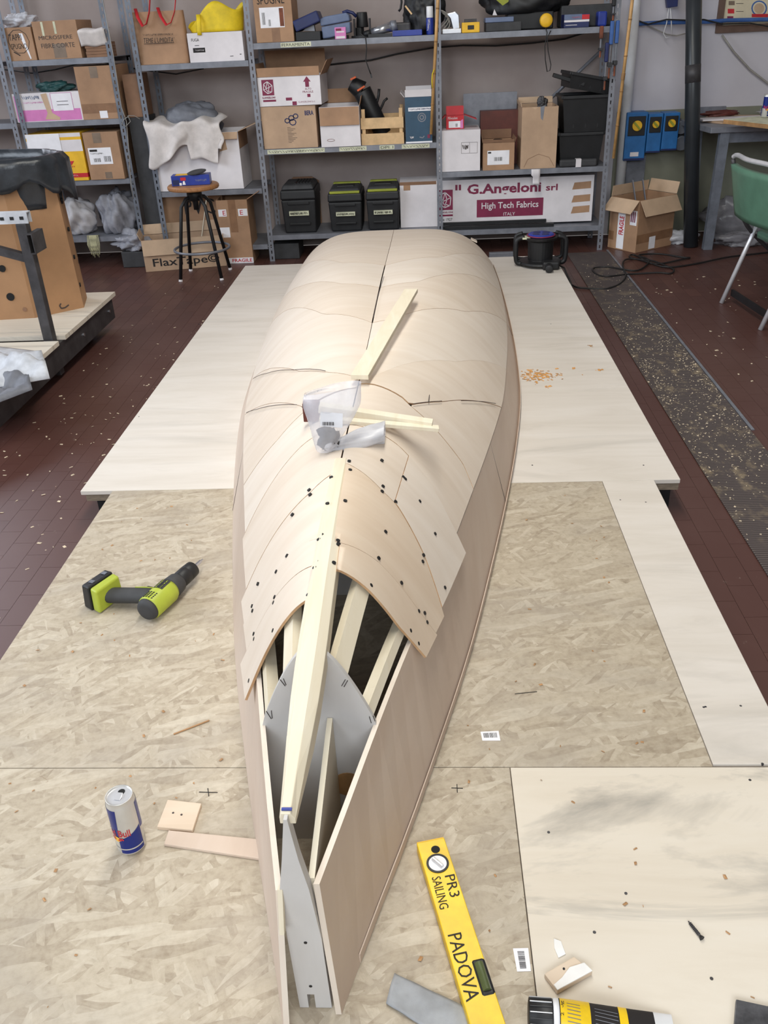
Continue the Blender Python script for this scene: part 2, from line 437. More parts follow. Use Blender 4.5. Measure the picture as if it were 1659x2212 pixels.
tb = MB(); tile_geo(tb, 0, 0)
tile_me = None
for k, (d, x, y) in enumerate(near):
    if k >= 300: tile_geo(far, x, y); continue
    if tile_me is None:
        t0 = tb.build('tile', 'tile_floor', fl, local=True); tile_me = t0.data; o = t0
    else:
        o = bpy.data.objects.new('tile', tile_me); COL.objects.link(o); o.parent = fl
    o.location = Vector((x, y, 0))-ORG[fl.name]
stuff(far.build('tiles', 'tile_floor', fl, fix=False))

wb_ = MB().box(-5, 5, WALL_Y, WALL_Y+.12, 0, 3.4).build('wall_back', 'wall_paint_shaded'); struct(wb_)
zt = P(1420, 238, y=6.79).z
w2 = MB().box(1.36, 5, WALL_Y-.012, WALL_Y-.0005, 0, zt).build('trim_1', 'wainscot'); struct(w2)

mat_ = MB().box(.975, 1.255, .6, 6.22, 0.0005, .006).build('rubber_runner', 'rubber_mat', bevel=.002)
tag(mat_, 'dark ribbed rubber runner dusted with sawdust on the right floor', 'mat')
st = MB().box(1.259, 1.272, 3.18, 6.28, .0005, .005).build('floor_strip', 'steel_grey')
tag(st, 'thin metal strip along the right edge of the rubber runner', 'strip')

# ------------------------------------------------------------------ platform and boards
YJ0, YJ1, YF = 1.285, 2.53, 5.64
XL, XR = -1.182, .805
pf = thing('work_platform', 'low timber platform frame carrying the boat and boards', 'platform', (-.2, 2.6, 0))
JO = MB()
for yy in (2.63, 3.4, 4.2, 5.0, 5.5):
    for x0, x1 in ((-1.15, -1.08), (-.24, -.16), (.72, .79)):
        MB().box(x0, x1, yy-.06, yy+.06, 0, H-.0405).build('leg', 'black_matte', pf)
for yy in (.1, .7, 1.25, 1.8, 2.38):
    MB().box(-1.03, .68, yy-.035, yy+.035, 0, H-.0185).build('joist', 'wood_old', pf)
MB().box(-1.168, .803, YJ1+.004, YF-.02, H-.040, H-.0155).build('underlay_board', 'edge_grey', pf)
b1 = MB().box(XL, XR, YJ1, YF, H-.015, H).build('plywood_sheet', 'ply_table', bevel=.0015)
tag(b1, 'large pale plywood sheet under the far half of the boat', 'plywood')
b2 = MB().box(-1.071, .553, YJ0+.001, YJ1-.002, H-.018, H).build('osb_sheet', 'osb', bevel=.0012)
tag(b2, 'flaky strand board under the middle of the boat, drill lying on it', 'board')
b3 = MB().box(.5545, .72, YJ0+.006, YJ1-.002, H-.018, H+.0005).build('plywood_strip', 'ply_table', bevel=.0015)
tag(b3, 'narrow pale plywood strip right of the middle strand board', 'plywood')
b4 = MB().box(-1.071, .1475, -.2, YJ0-.001, H-.018, H).build('osb_sheet', 'osb', bevel=.0012)
tag(b4, 'flaky strand board in the foreground under the drink can', 'board')
b5 = MB().box(.149, .72, -.2, YJ0-.001, H-.018, H).build('plywood_sheet', 'ply_near', bevel=.0012)
tag(b5, 'grey-stained plywood sheet in the right foreground with a loose screw', 'plywood')
for bo, pts in ((b1, [(1080, 985), (1190, 700), (300, 900), (430, 700), (1390, 1005), (1150, 1005)]), (b3, [(1524, 1527), (1520, 1528), (1600, 1525), (1340, 1080), (1395, 1085)]),
                (b5, [(1185, 1798), (1620, 1685), (1647, 1650), (1284, 2014), (1537, 2114), (1352, 1930)])):
    for a in pts:
        q = P(*a, z=H); MB().cyl((q.x, q.y, H-.003), (q.x, q.y, H+.0006), .0028, n=10).build('screw_head', 'steel_dark', bo)

for bo, l in ((b4, [((430, 1711), (470, 1712)), ((449, 1703), (451, 1720)), ((975, 1702), (1000, 1703)), ((987, 1694), (988, 1712))]), (b2, [((1112, 1499), (1160, 1494))])):
    for a, c_ in l: MB().obox(P(*a, z=H+.0004), P(*c_, z=H+.0004), .0016, .0008).build('pencil_mark', 'ink', bo)

# ------------------------------------------------------------------ the hull (upside down, bow towards us)
CX = -.2
ST = [(.78, .048, .027, .408, .549, 1.5, 0), (.92, .088, .060, .415, .566, 1.5, 0), (1.11, .145, .103, .42, .587, 1.6, 0),
      (1.31, .200, .147, .412, .606, 1.7, 0), (1.6, .275, .215, .392, .617, 1.8, 0), (2.03, .366, .305, .36, .602, 1.95, .004),
      (2.42, .440, .382, .33, .580, 2.1, .012), (2.8, .503, .448, .30, .562, 2.3, .018), (3.2, .555, .495, .27, .546, 2.6, .02),
      (3.6, .582, .535, .24, .525, 2.9, .02), (4.3, .604, .580, .195, .468, 3.5, .014), (4.9, .608, .598, .165, .41, 4.0, .006),
      (5.4, .600, .595, .15, .37, 4.3, 0)]
_Y = np.array([s[0] for s in ST]); _V = np.array([s[1:] for s in ST])
_dd = np.diff(_V, axis=0)/np.diff(_Y)[:, None]; _h = np.diff(_Y); _Mm = np.zeros_like(_V); _Mm[0] = _dd[0]; _Mm[-1] = _dd[-1]
for i in range(1, len(_Y)-1): _Mm[i] = (_dd[i-1]*_h[i]+_dd[i]*_h[i-1])/(_h[i]+_h[i-1])
def sec(Y):
    if Y < _Y[0]: return _V[0]+_Mm[0]*(Y-_Y[0])
    if Y > _Y[-1]: return _V[-1]+_Mm[-1]*(Y-_Y[-1])
    i = int(min(max(np.searchsorted(_Y, Y)-1, 0), len(_Y)-2)); h = _Y[i+1]-_Y[i]; t = (Y-_Y[i])/h
    return (2*t**3-3*t*t+1)*_V[i]+(t**3-2*t*t+t)*h*_Mm[i]+(-2*t**3+3*t*t)*_V[i+1]+(t**3-t*t)*h*_Mm[i+1]
def zx(Y, x):
    wb, wc, zc, zk, n, v = sec(Y); s = abs(x)/wc
    if s <= 1:
        z = zc+(zk-zc)*(1-s**n)
        if s < .4: z -= v*(1-s/.4)**2
        return z
    return zc-(zk-zc)*n*(s-1)
def hull_normal(Y, x):
    e = .004
    return Vector((-(zx(Y, x+e)-zx(Y, x-e))/(2*e), -(zx(Y+e, x)-zx(Y-e, x))/(2*e), 1)).normalized()
def on_hull(px, py):
    d = CR*((px-IMG_W/2)/FPX)+CD*((py-IMG_H/2)/FPX)+_fw; t = .6
    while t < 8:
        q = CPOS+d*t
        if .7 < q.y < 5.5 and abs(q.x-CX) < sec(q.y)[1]*1.25 and q.z < zx(q.y, q.x-CX): return q
        t += .003
    return None

hull = thing('boat_hull', 'upside-down unfinished plywood boat hull, bow open and pointing at the viewer', 'boat', (CX, 3.0, H))
TH = .005
def lerp_tab(tab, s):
    for (a, ya), (b, yb) in zip(tab, tab[1:]):
        if s <= b: return ya+(yb-ya)*(s-a)/(b-a)
    (a, ya), (b, yb) = tab[-2:]
    return yb+(yb-ya)*(s-b)/(b-a)
def panel(side, front, aft, mat, smax=1.0, x0=.0015, lift=.0, gap=.0036, nu=26, nv=9, smin=0, wob=.0):
    b = MB(); top = []; bot = []
    for j in range(nv+1):
        v = j/nv
        for i in range(nu+1):
            u = i/nu; s = smin+(smax-smin)*(1-(1-u)**1.7)
            ya = lerp_tab(front, s)+gap/2; yb = lerp_tab(aft, s)-gap/2
            if yb < ya+.002: yb = ya+.002
            Y = ya+(yb-ya)*v
            x = max(s*sec(Y)[1], x0)*side
            nrm = hull_normal(Y, x); L = lift+wob*math.sin(math.pi*v)*math.sin(math.pi*min(1, s*1.05))
            pt = Vector((CX+x, Y, zx(Y, x)))+nrm*L
            top.append(pt); bot.append(pt-nrm*TH)
    W = nu+1; N = len(top); fs = []
    for j in range(nv):
        for i in range(nu):
            a = j*W+i; q4 = (a, a+1, a+W+1, a+W); q5 = (N+a, N+a+W, N+a+W+1, N+a+1)
            fs.append(q4 if side > 0 else q4[::-1]); fs.append(q5 if side > 0 else q5[::-1])
    nt = len(fs)
    for i in range(nu): fs.append((i, N+i, N+i+1, i+1)); a = nv*W+i; fs.append((a, a+1, N+a+1, N+a))
    for j in range(nv): a = j*W; fs.append((a, a+W, N+a+W, N+a)); a += nu; fs.append((a, N+a, N+a+W, a+W))
    allv = top+bot; b.add(allv, fs[:nt], 0)
    for f in fs[nt:]: b.add([allv[i] for i in f], [(0, 1, 2, 3)], 1)
    o = b.build('bottom_panel', [mat, 'ply_edge'], hull, smooth=False, fix=False)
    me = o.data
    sm = [p.material_index == 0 for p in me.polygons]; me.polygons.foreach_set('use_smooth', sm)
    return o
Rf = [(0, 1.30), (.18, 1.309), (.51, 1.321), (.87, 1.327), (1.15, 1.352)]
R4 = [(0, 1.385), (.14, 1.39), (.52, 1.417), (.96, 1.427), (1.11, 1.436)]
R3 = [(0, 1.71), (.06, 1.71), (.41, 1.657), (.54, 1.649), (.85, 1.587), (1.17, 1.502)]
R2 = [(0, 1.95), (.43, 1.915), (.71, 1.867), (.92, 1.815), (1.04, 1.79)]
R1 = [(0, 2.285), (.09, 2.28), (.36, 2.222), (.43, 2.194), (.75, 2.138), (.885, 2.119), (.98, 2.073)]
R5 = [(0, 2.289), (.09, 2.284), (.36, 2.226), (.43, 2.198), (.62, 2.353), (.96, 2.709), (1.0, 2.75)]
S4 = [(0, 2.345), (.138, 2.373), (.654, 2.766), (.992, 3.2)]
S3 = [(0, 3.0), (.159, 3.004), (.676, 3.416), (.962, 3.917)]
S2 = [(0, 3.575), (.285, 3.604), (.894, 4.425), (1, 4.6)]
S1 = [(0, 4.11), (.024, 4.11), (.448, 4.306), (.964, 5.25), (1, 5.3)]
SE = [(0, 5.40), (1, 5.40)]
Lf = [(0, 1.22), (.63, 1.226), (1.2, 1.235)]
L4b = [(0, 1.31), (.64, 1.339), (1.1, 1.357)]
L4 = [(0, 1.395), (.5, 1.429), (.96, 1.454), (1.11, 1.46)]
L3 = [(0, 1.675), (.265, 1.611), (.42, 1.598), (1, 1.565)]
L2 = [(0, 1.95), (.4, 1.92), (1, 1.82)]
L5 = [(0, 2.25), (.41, 2.168), (.66, 2.118), (.84, 2.119), (1, 2.12)]
S5L = [(0, 2.256), (.42, 2.182), (.466, 2.236), (1.02, 2.758)]
S4L = [(0, 2.345), (.265, 2.43), (.5, 2.572), (1.03, 3.2)]
S3L = [(0, 3.0), (.384, 3.151), (.889, 3.87), (1, 4.05)]
S2L = [(0, 3.575), (.294, 3.618), (.68, 4.0), (1, 4.5)]
S1L = [(0, 4.11), (.36, 4.18), (.87, 4.93), (1, 5.1)]
PN = {}
PN['Rf'] = panel(1, Rf, R4, 'ply_hull2', 1.15, x0=.024, lift=.003)
PN['R4'] = panel(1, R4, R3, 'ply_hull2', 1.14, x0=.013, lift=.001)
PN['R3a'] = panel(1, R3, R2, 'ply_hull', .52, x0=.0015, lift=.0)
PN['R3b'] = panel(1, R3, R2, 'ply_hull3', 1.10, smin=.523, lift=.0015)
PN['R2'] = panel(1, R2, R1, 'ply_hull', 1.0, lift=.0)
PN['R1'] = panel(1, R1, R5, 'ply_hull', 1.0, smin=.44, lift=.0)
PN['R5'] = panel(1, R5, S4, 'ply_hull', 1.0, lift=.001, wob=.004)
for f, a, k, mm in ((S4, S3, 'S4', 'ply_hull3'), (S3, S2, 'S3', 'ply_hull'), (S2, S1, 'S2', 'ply_hull3'), (S1, SE, 'S1', 'ply_hull')):
    PN[k] = panel(1, f, a, mm, 1.0, wob=.005, x0=.0010 if k in ('S4', 'S1') else .0024)
PN['Lf'] = panel(-1, Lf, L4b, 'ply_hull', 1.20, x0=.016, lift=.003)
PN['L4b'] = panel(-1, L4b, L4, 'ply_hull', 1.10, x0=.012, lift=.002)
PN['L4'] = panel(-1, L4, L3, 'ply_hull', 1.10, x0=.010)
PN['L3'] = panel(-1, L3, L2, 'ply_hull', 1.03, x0=.002)
PN['L2'] = panel(-1, L2, L5, 'ply_hull3', 1.0)
PN['L5'] = panel(-1, L5, S5L, 'ply_hull', 1.0, smin=.43)
PN['S5L'] = panel(-1, S5L, S4L, 'ply_hull', 1.0, wob=.003)
for f, a, k, mm in ((S4L, S3L, 'S4L', 'ply_hull3'), (S3L, S2L, 'S3L', 'ply_hull'), (S2L, S1L, 'S2L', 'ply_hull3'), (S1L, SE, 'S1L', 'ply_hull')):
    PN[k] = panel(-1, f, a, mm, 1.0, wob=.005, x0=.0010 if k in ('S4L', 'S1L') else .0024)

for a, c_, sg in (((700, 527), (716, 518), -1), ((1018, 514), (1030, 520), 1)):
    A, B = P(*a, y=5.40), P(*c_, y=5.40); MB().obox(A+Vector((0, .004, -.006)), B+Vector((0, .004, -.006)), .05, .006).build('veneer_tab', 'ply_hull', hull)
# side panels
def side_panel(side, y0, y1, y0top):
    b = MB(); N = 60; vs = []
    for i in range(N+1):
        t = i/N
        Yb = y0+(y1-y0)*t; Yt = y0top+(y1-y0top)*t
        sb = sec(Yb); stp = sec(Yt)
        xb = max(sb[0], .02); xt = max(stp[1], .016)
        d = .009
        vs += [(CX+side*xb, Yb, H+.0005), (CX+side*xt, Yt, stp[2]-.006), (CX+side*(xt-d), Yt, stp[2]-.006), (CX+side*(xb-d), Yb, H+.0005)]
    fs = []; mi = []
    for i in range(N):
        a = i*4
        for k, mm in ((0, 0), (1, 1), (2, 0), (3, 1)):
            k2 = (k+1) % 4; fs.append((a+k, a+k2, a+4+k2, a+4+k)); mi.append(mm)
    fs += [(3, 2, 1, 0), (N*4, N*4+1, N*4+2, N*4+3)]; mi += [1, 1]
    b.add(vs, fs); b.mi = mi
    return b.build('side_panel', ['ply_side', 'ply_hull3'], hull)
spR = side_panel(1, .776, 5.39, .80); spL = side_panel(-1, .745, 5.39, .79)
for side, sp_ in ((1, spR), (-1, spL)):
    for ya_, yb_ in ((2.42, 2.37), (4.05, 4.02)):
        b = MB(); a_ = sec(ya_); c_ = sec(yb_)
        b.obox((CX+side*(a_[1]+.0006), ya_, a_[2]-.01), (CX+side*(c_[0]+.0006), yb_, H+.004), .0022, .0010, up=(side, 0, .2)); b.build('panel_seam', 'pencil', sp_)
# rail at the foot of the right side panel and a short packing piece on the left one
bb = MB(); pts = [(CX+sec(y)[0]-.0005, y, H+.0125) for y in [.86+.1*i for i in range(46)]]
for a, c in zip(pts, pts[1:]): bb.obox(a, c, .0022, .022)
bb.build('rubbing_strip', 'ply_side', hull)
q0 = P(606, 1895, y=.80); q1 = P(628, 1972, y=.775)
MB().obox((CX-.0225, .768, .34), (CX-.0215, .79, .408), .007, .010).build('packing_piece', 'pine', hull)

# transom, bulkheads
def bulkhead(Y, th, mat, inset=.0, name='bulkhead', top=0.0):
    b = MB(); wb, wc, zc, zk, n, v = sec(Y); prof = [(-(wb-.012), H+.001)]
    for i in range(-20, 21):
        s = i/20; x = s*(wc-.004); prof.append((x, zx(Y, s*wc)-inset-(0.004 if abs(s) > .98 else 0)))
    prof.append((wb-.012, H+.001))
    b.prism([(CX+x, Y, z) for x, z in prof], (0, th, 0)); return b.build(name, mat, hull)
bulkhead(5.376, .012, 'ply_hull', .006, 'transom')
bk = bulkhead(1.106, .010, 'ply_bulkhead', .002)
bulkhead(1.90, .010, 'ply_bulkhead', .012); bulkhead(2.9, .010, 'ply_bulkhead', .035)  # unseen inside the shell, added to keep the open hull dark
for a, c in (((605, 1468), (616, 1482)), ((612, 1466), (618, 1480)), ((738, 1482), (746, 1468)), ((743, 1484), (751, 1470)), ((575, 1536), (586, 1553)), ((586, 1535), (588, 1552)), ((798, 1548), (802, 1562)), ((806, 1546), (810, 1558))):
    MB().obox(P(*a, y=1.105), P(*c, y=1.105), .0012, .0008, up=(0, 1, 0)).build('pencil_mark', 'pencil', bk)
qq = P(752, 1695, y=1.104)
MB().cyl((qq.x, 1.1055, qq.z), (qq.x, 1.1045, qq.z), .028, n=24).build('ochre_patch', 'wood_old', bk)
# bow plate with notch and two holes
b = MB(); Yp = .786
prof = [(-.019, H+.001), (-.005, H+.001), (-.005, H+.035), (.006, H+.035), (.006, H+.001), (.031, H+.001), (.028, .30), (.019, .41), (.010, .47), (.002, .549), (-.003, .549), (-.013, .47), (-.022, .41), (-.022, .3)]
b.prism([(CX+x, Yp, z) for x, z in prof], (0, .018, 0)); bp = b.build('bow_plate', 'ply_bulkhead', hull)
for a in ((660, 2036), (671, 2130)):
    q = P(*a, y=Yp); MB().cyl((q.x, Yp+.004, q.z), (q.x, Yp-.0008, q.z), .0026, n=12).build('screw_head', 'black', bp)
# keel batten: chamfered timber from the bow plate back under the panels
b = MB(); N = 14; vs = []
for i in range(N+1):
    Y = .795+(1.74-.795)*i/N; zk = sec(Y)[3]; w = .007+.007*min(1, (Y-.79)/.3); wl = w+.004+.007*min(1, (Y-.79)/.2); kh = .018+.026*min(1, (Y-.79)/.15)
    z1 = zk-.0005+.002*math.sin(math.pi*i/N)
    vs += [(CX-w, Y, z1), (CX+w*.7, Y, z1), (CX+wl, Y, z1-.010), (CX+wl, Y, z1-kh), (CX-wl*.9, Y, z1-kh), (CX-wl*.9, Y, z1-.008)]
fs = []
for i in range(N):
    for k in range(6): fs.append((i*6+k, i*6+(k+1) % 6, i*6+6+(k+1) % 6, i*6+6+k))
fs += [tuple(range(5, -1, -1)), tuple(N*6+k for k in range(6))]
b.add(vs, fs); kb = b.build('keel_batten', 'pine', hull, bevel=.001)
q = Vector((CX, .797, sec(.797)[3]+.0015))
MB().obox(q+Vector((-.007, .004, 0)), q+Vector((.007, .004, 0)), .004, .002).build('pencil_mark', 'blue', kb)
for s, w, h in ((.50, .034, .018), (.93, .020, .022), (-.50, .030, .018), (-.93, .018, .022)):
    b = MB(); L = []
    for Y in [1.117+.05*i for i in range(12)]:
        x = s*sec(Y)[1]; nrm = hull_normal(Y, x); L.append(Vector((CX+x, Y, zx(Y, x)))-nrm*(TH+h/2+.003))
    for a, c in zip(L, L[1:]): b.obox(a, c, w, h, up=hull_normal(1.3, s*.14))
    b.build('stringer', 'pine', hull)
MB().prism([(-.1845, .806, H+.001), (-.1845, 1.104, H+.001), (-.1845, 1.104, .432), (-.1845, .806, .408)], (.009, 0, 0)).build('web_plate', 'pine', hull)
q = Vector((CX+.90*sec(1.30)[1], 1.30, zx(1.3, .9*sec(1.3)[1])-.012))
# screws along the seams of the front panels
SC = {'R4': [(754, 998), (756, 1017), (826, 1052), (824, 1063), (853, 1085), (745, 1084), (831, 1150), (913, 1200), (911, 1214), (874, 1036)],
      'R3b': [(905, 1084), (938, 1154), (959, 1270)], 'R3a': [(870, 1032), (824, 996)],
      'Rf': [(729, 1170), (730, 1177), (720, 1218), (816, 1207), (811, 1217), (865, 1260), (799, 1266), (902, 1321), (915, 1325), (920, 1345), (884, 1363), (901, 1391)],
      'L4': [(716, 1033), (669, 1060), (671, 1070), (708, 1090), (633, 1113), (696, 1158), (690, 1168), (622, 1202), (599, 1236), (559, 1262)],
      'L4b': [(685, 1216), (681, 1229), (547, 1310), (548, 1320), (596, 1291)],
      'Lf': [(594, 1303), (668, 1287), (593, 1363), (551, 1370), (552, 1381), (541, 1471)]}
for k, l in SC.items():
    for a in l:
        q = on_hull(*a)
        if q is None: continue
        n_ = hull_normal(q.y, q.x-CX)
        MB().cyl(q-n_*.004, q+n_*.0042, .0042, n=10).build('screw_head', 'black', PN[k])
# pencil strokes on the shell
for k, l in {'S4': [((925, 857), (923, 873))], 'R5': [((890, 877), (952, 870)), ((993, 869), (1068, 875))], 'S5L': [((535, 894), (560, 886)), ((560, 886), (645, 877))],
             'S4L': [((550, 820), (580, 809)), ((580, 809), (640, 802)), ((640, 802), (706, 805))], 'S3': [((830, 600), (815, 650)), ((815, 650), (807, 690))], 'R4x': []}.items():
    for a, c in l:
        A, B = on_hull(*a), on_hull(*c)
        if A is None or B is None: continue
        n_ = hull_normal(A.y, A.x-CX); pts = [A.lerp(B, t/6) for t in range(7)]
        pts = [Vector((p_.x, p_.y, zx(p_.y, p_.x-CX)))+n_*.0062 for p_ in pts]
        b = MB()
        for p0, p1 in zip(pts, pts[1:]): b.obox(p0, p1, .0015, .0012, up=n_)
        b.build('pencil_mark', 'pencil', PN[k])
# things lying on the hull
def batten_on(a, c, w, h, name, label, zlift=(0, 0), ext=0):
    A, B = on_hull(*a), on_hull(*c)
    A = A+Vector((0, 0, .011+h/2+zlift[0])); B = B+Vector((0, 0, .011+h/2+zlift[1]))
    o = MB().obox(A, B, w, h).build(name, 'pine', bevel=.0012); return tag(o, label, 'batten', 'loose battens on the hull')
o1 = batten_on((889, 655), (778, 834), .050, .014, 'timber_batten', 'long pale batten lying lengthways on the hull top', (.03, .008))
def batten_px(a, c, y0, y1, w, h, label):
    A, B = P(*a, y=y0), P(*c, y=y1)
    o = MB().obox(A, B, w, h).build('timber_batten', 'pine', bevel=.0012); return tag(o, label, 'batten', 'loose battens on the hull')
o2 = batten_px((690, 880), (934, 917), 2.01, 1.98, .026, .020, 'thicker of two crossed battens behind the plastic bag')
o3 = batten_px((690, 904), (948, 926), 1.955, 1.965, .022, .010, 'thin batten under the thicker one behind the plastic bag')
q = on_hull(668, 918); 
rb = MB().box(q.x-.012, q.x+.03, q.y-.01, q.y+.02, q.z+.012, q.z+.062).build('small_box', 'red_brown', bevel=.002)
tag(rb, 'small red-brown box half hidden behind the plastic bag', 'box')
q = on_hull(706, 978)
bgt = thing('plastic_bag', 'clear plastic bag with price label standing on the hull', 'bag', q)
b = MB()
def bagf(u, v):
    th = 2*math.pi*u; hgt = .140*v
    r = .018+.042*min(1, v*1.3)**.9
    r *= 1+.05*math.sin(3*th+v*4)+(.035*math.sin(9*th-5*v))*(1-v)
    cxo = -.004+.028*v
    return Vector((q.x+cxo+r*math.cos(th)*1.08, q.y+.030*v+r*math.sin(th)*.8, q.z+.006+hgt+(.014*math.cos(th*1+.6) if v > .9 else 0)))
b.grid(bagf, 40, 16, wrap=True)
b.build('bag_body', 'film_clear', bgt, smooth=True)
b = MB()
q2 = on_hull(832, 955); q2 = q2+Vector((0, 0, .022))
A0 = q+Vector((.004, -.004, .018))
def tailf(u, v):
    th = 2*math.pi*u; c = A0.lerp(q2, v); r = .012+.022*v**.7
    r *= 1+.18*math.sin(3*th+7*v)+.1*math.sin(9*th+4*v)
    return c+Vector((.006*math.cos(th)*(1-v), r*math.cos(th)*1.2, max(r*math.sin(th)*.75, -.012)))
b.grid(tailf, 28, 16, wrap=True); b.build('bag_tail', 'film_white', bgt, smooth=True)
blob('bag_contents', q+Vector((.006, .012, .006)), (.024, .02, .03), 'charcoal', 4, .25, 2.5, bgt, 12)
lb0 = q+Vector((-.006, -.030, .080))
MB().add([lb0, lb0+Vector((.05, -.004, -.004)), lb0+Vector((.052, .006, .026)), lb0+Vector((.002, .010, .030))], [(0, 1, 2, 3)]).build('price_label', 'film_white', bgt, solid=.0005)
for i in range(12):
    a = lb0+Vector((.006+.0022*i, -.0015-.0002*i, .002)); MB().obox(a, a+Vector((.0002, .003, .007)), .0009+(i % 3)*.0003, .0004, up=(0, -1, .3)).build('bar', 'ink', bgt)

# ================================================================== shelving
SF, SD = 6.30, .40            # front plane and depth of the steel shelving
def upright(parent, x, y, h, mat='steel_grey', hand=1, w=.036, dep=.036):
    """slotted steel angle: front flange and side flange, with real slots"""
    b = MB(); pitch = .042; n = int(h/pitch)
    xs = [0, .014, .022, w]
    for k in range(n):
        z0 = k*pitch; zz = [z0, z0+.012, z0+.034, z0+pitch]
        for fl_ in (0, 1):
            def pt(a, z):
                return (x+hand*a, y, z) if fl_ == 0 else (x, y+a, z)
            for j in range(3):
                for i in range(3):
                    if i == 1 and j == 1: continue
                    b.add([pt(xs[i], zz[j]), pt(xs[i+1], zz[j]), pt(xs[i+1], zz[j+1]), pt(xs[i], zz[j+1])], [(0, 1, 2, 3)])
    o = b.build('upright', mat, parent, solid=.002, fix=False); return o
def shelf(parent, x0, x1, z, y0=SF, d=SD, lip=.034, mat='steel_grey'):
    b = MB()
    b.box(x0, x1, y0+.003, y0+d, z-.003, z).box(x0, x1, y0+.003, y0+.006, z-lip, z-.003).box(x0, x1, y0+d-.003, y0+d, z-lip, z-.003)
    b.box(x0, x1, y0+.006, y0+.02, z-lip, z-lip+.003)
    return b.build('shelf', mat, parent)
ZA, ZB, ZB2, ZC, ZC2 = 1.384, .748, .557, .180, .168
ZML, ZL1, ZL2, ZL3, ZL4 = 1.29, 1.349, .98, .60, .215
XU = [-1.135, .075, 1.232]      # main unit uprights
mu = thing('steel_shelving', 'long grey slotted-steel shelving unit behind the stern of the boat', 'shelving', (.05, SF+.2, 0))
for x in XU:
    hd = -1 if x > 1 else 1
    upright(mu, x, SF, 2.1, hand=hd); upright(mu, x, SF+SD-.002, 2.1, hand=hd)
for z in (ZA, ZB, ZC): shelf(mu, XU[0]+.004, XU[1]-.002, z)
for z in (ZA, ZB2, ZC2): shelf(mu, XU[1]+.004, XU[2]-.004, z)
# braces / back plate
ml = thing('steel_shelving', 'narrow steel shelving bay behind the stool holding the paper bag', 'shelving', (-1.5, SF+.2, 0))
for yy in (SF, SF+SD-.002): upright(ml, -1.888, yy, 2.1, 'steel_blue')
for z in (ZML, .50, .12): shelf(ml, -1.88, -1.141, z)
ll = thing('steel_shelving', 'steel shelving at the left edge behind the cardboard bin', 'shelving', (-2.4, SF+.2, 0))
for yy in (SF, SF+SD-.002):
    upright(ll, -2.738, yy, 2.1, 'steel_blue'); upright(ll, -2.058, yy, 2.1, 'steel_blue')
for z in (ZL1, ZL2, ZL3, ZL4): shelf(ll, -2.73, -2.03, z)
l2 = thing('steel_shelving', 'steel shelving cut off by the left picture edge', 'shelving', (-3.2, SF+.2, 0))
for yy in (SF, SF+SD-.002): upright(l2, -2.80, yy, 2.1, 'steel_grey', hand=1); upright(l2, -3.6, yy, 2.1, 'steel_grey')
for z in (ZL1, ZL2, ZL3, ZL4): shelf(l2, -3.59, -2.766, z)
# shelf-edge masking tape
for sx0, sx1, z, s in ((604, 676, ZA, 'FERRAMENTA'),):
    pass
shs = [c for c in mu.children if c.name.startswith('shelf')]
def edge_tape(sh, px0, px1, py, z, s):
    x0 = P(px0, py, y=SF).x; x1 = P(px1, py, y=SF).x
    t = MB().box(x0, x1, SF+.0022, SF+.0028, z-.030, z-.004).build('masking_tape', 'masking', sh)
    a3 = ((x0+.008, SF+.0022, z-.025), (x1-.008, SF+.0022, z-.025), (x0+.008, SF+.0022, z-.009))
    if s[0] == '~': scrawl(*a3, 'steel_dark', sh, local=False, n=len(s))
    else: lettering(s, *a3, 'steel_dark', sh, local=False)
edge_tape(shs[0], 606, 672, 98, ZA, 'FERRAMENTA')
edge_tape(shs[1], 578, 702, 333, ZB, '~'*20)
edge_tape(shs[1], 733, 792, 327, ZB, '~'*10); edge_tape(shs[1], 820, 852, 322, ZB, 'DPI 1'); edge_tape(shs[1], 868, 928, 321, ZB, '~'*8)

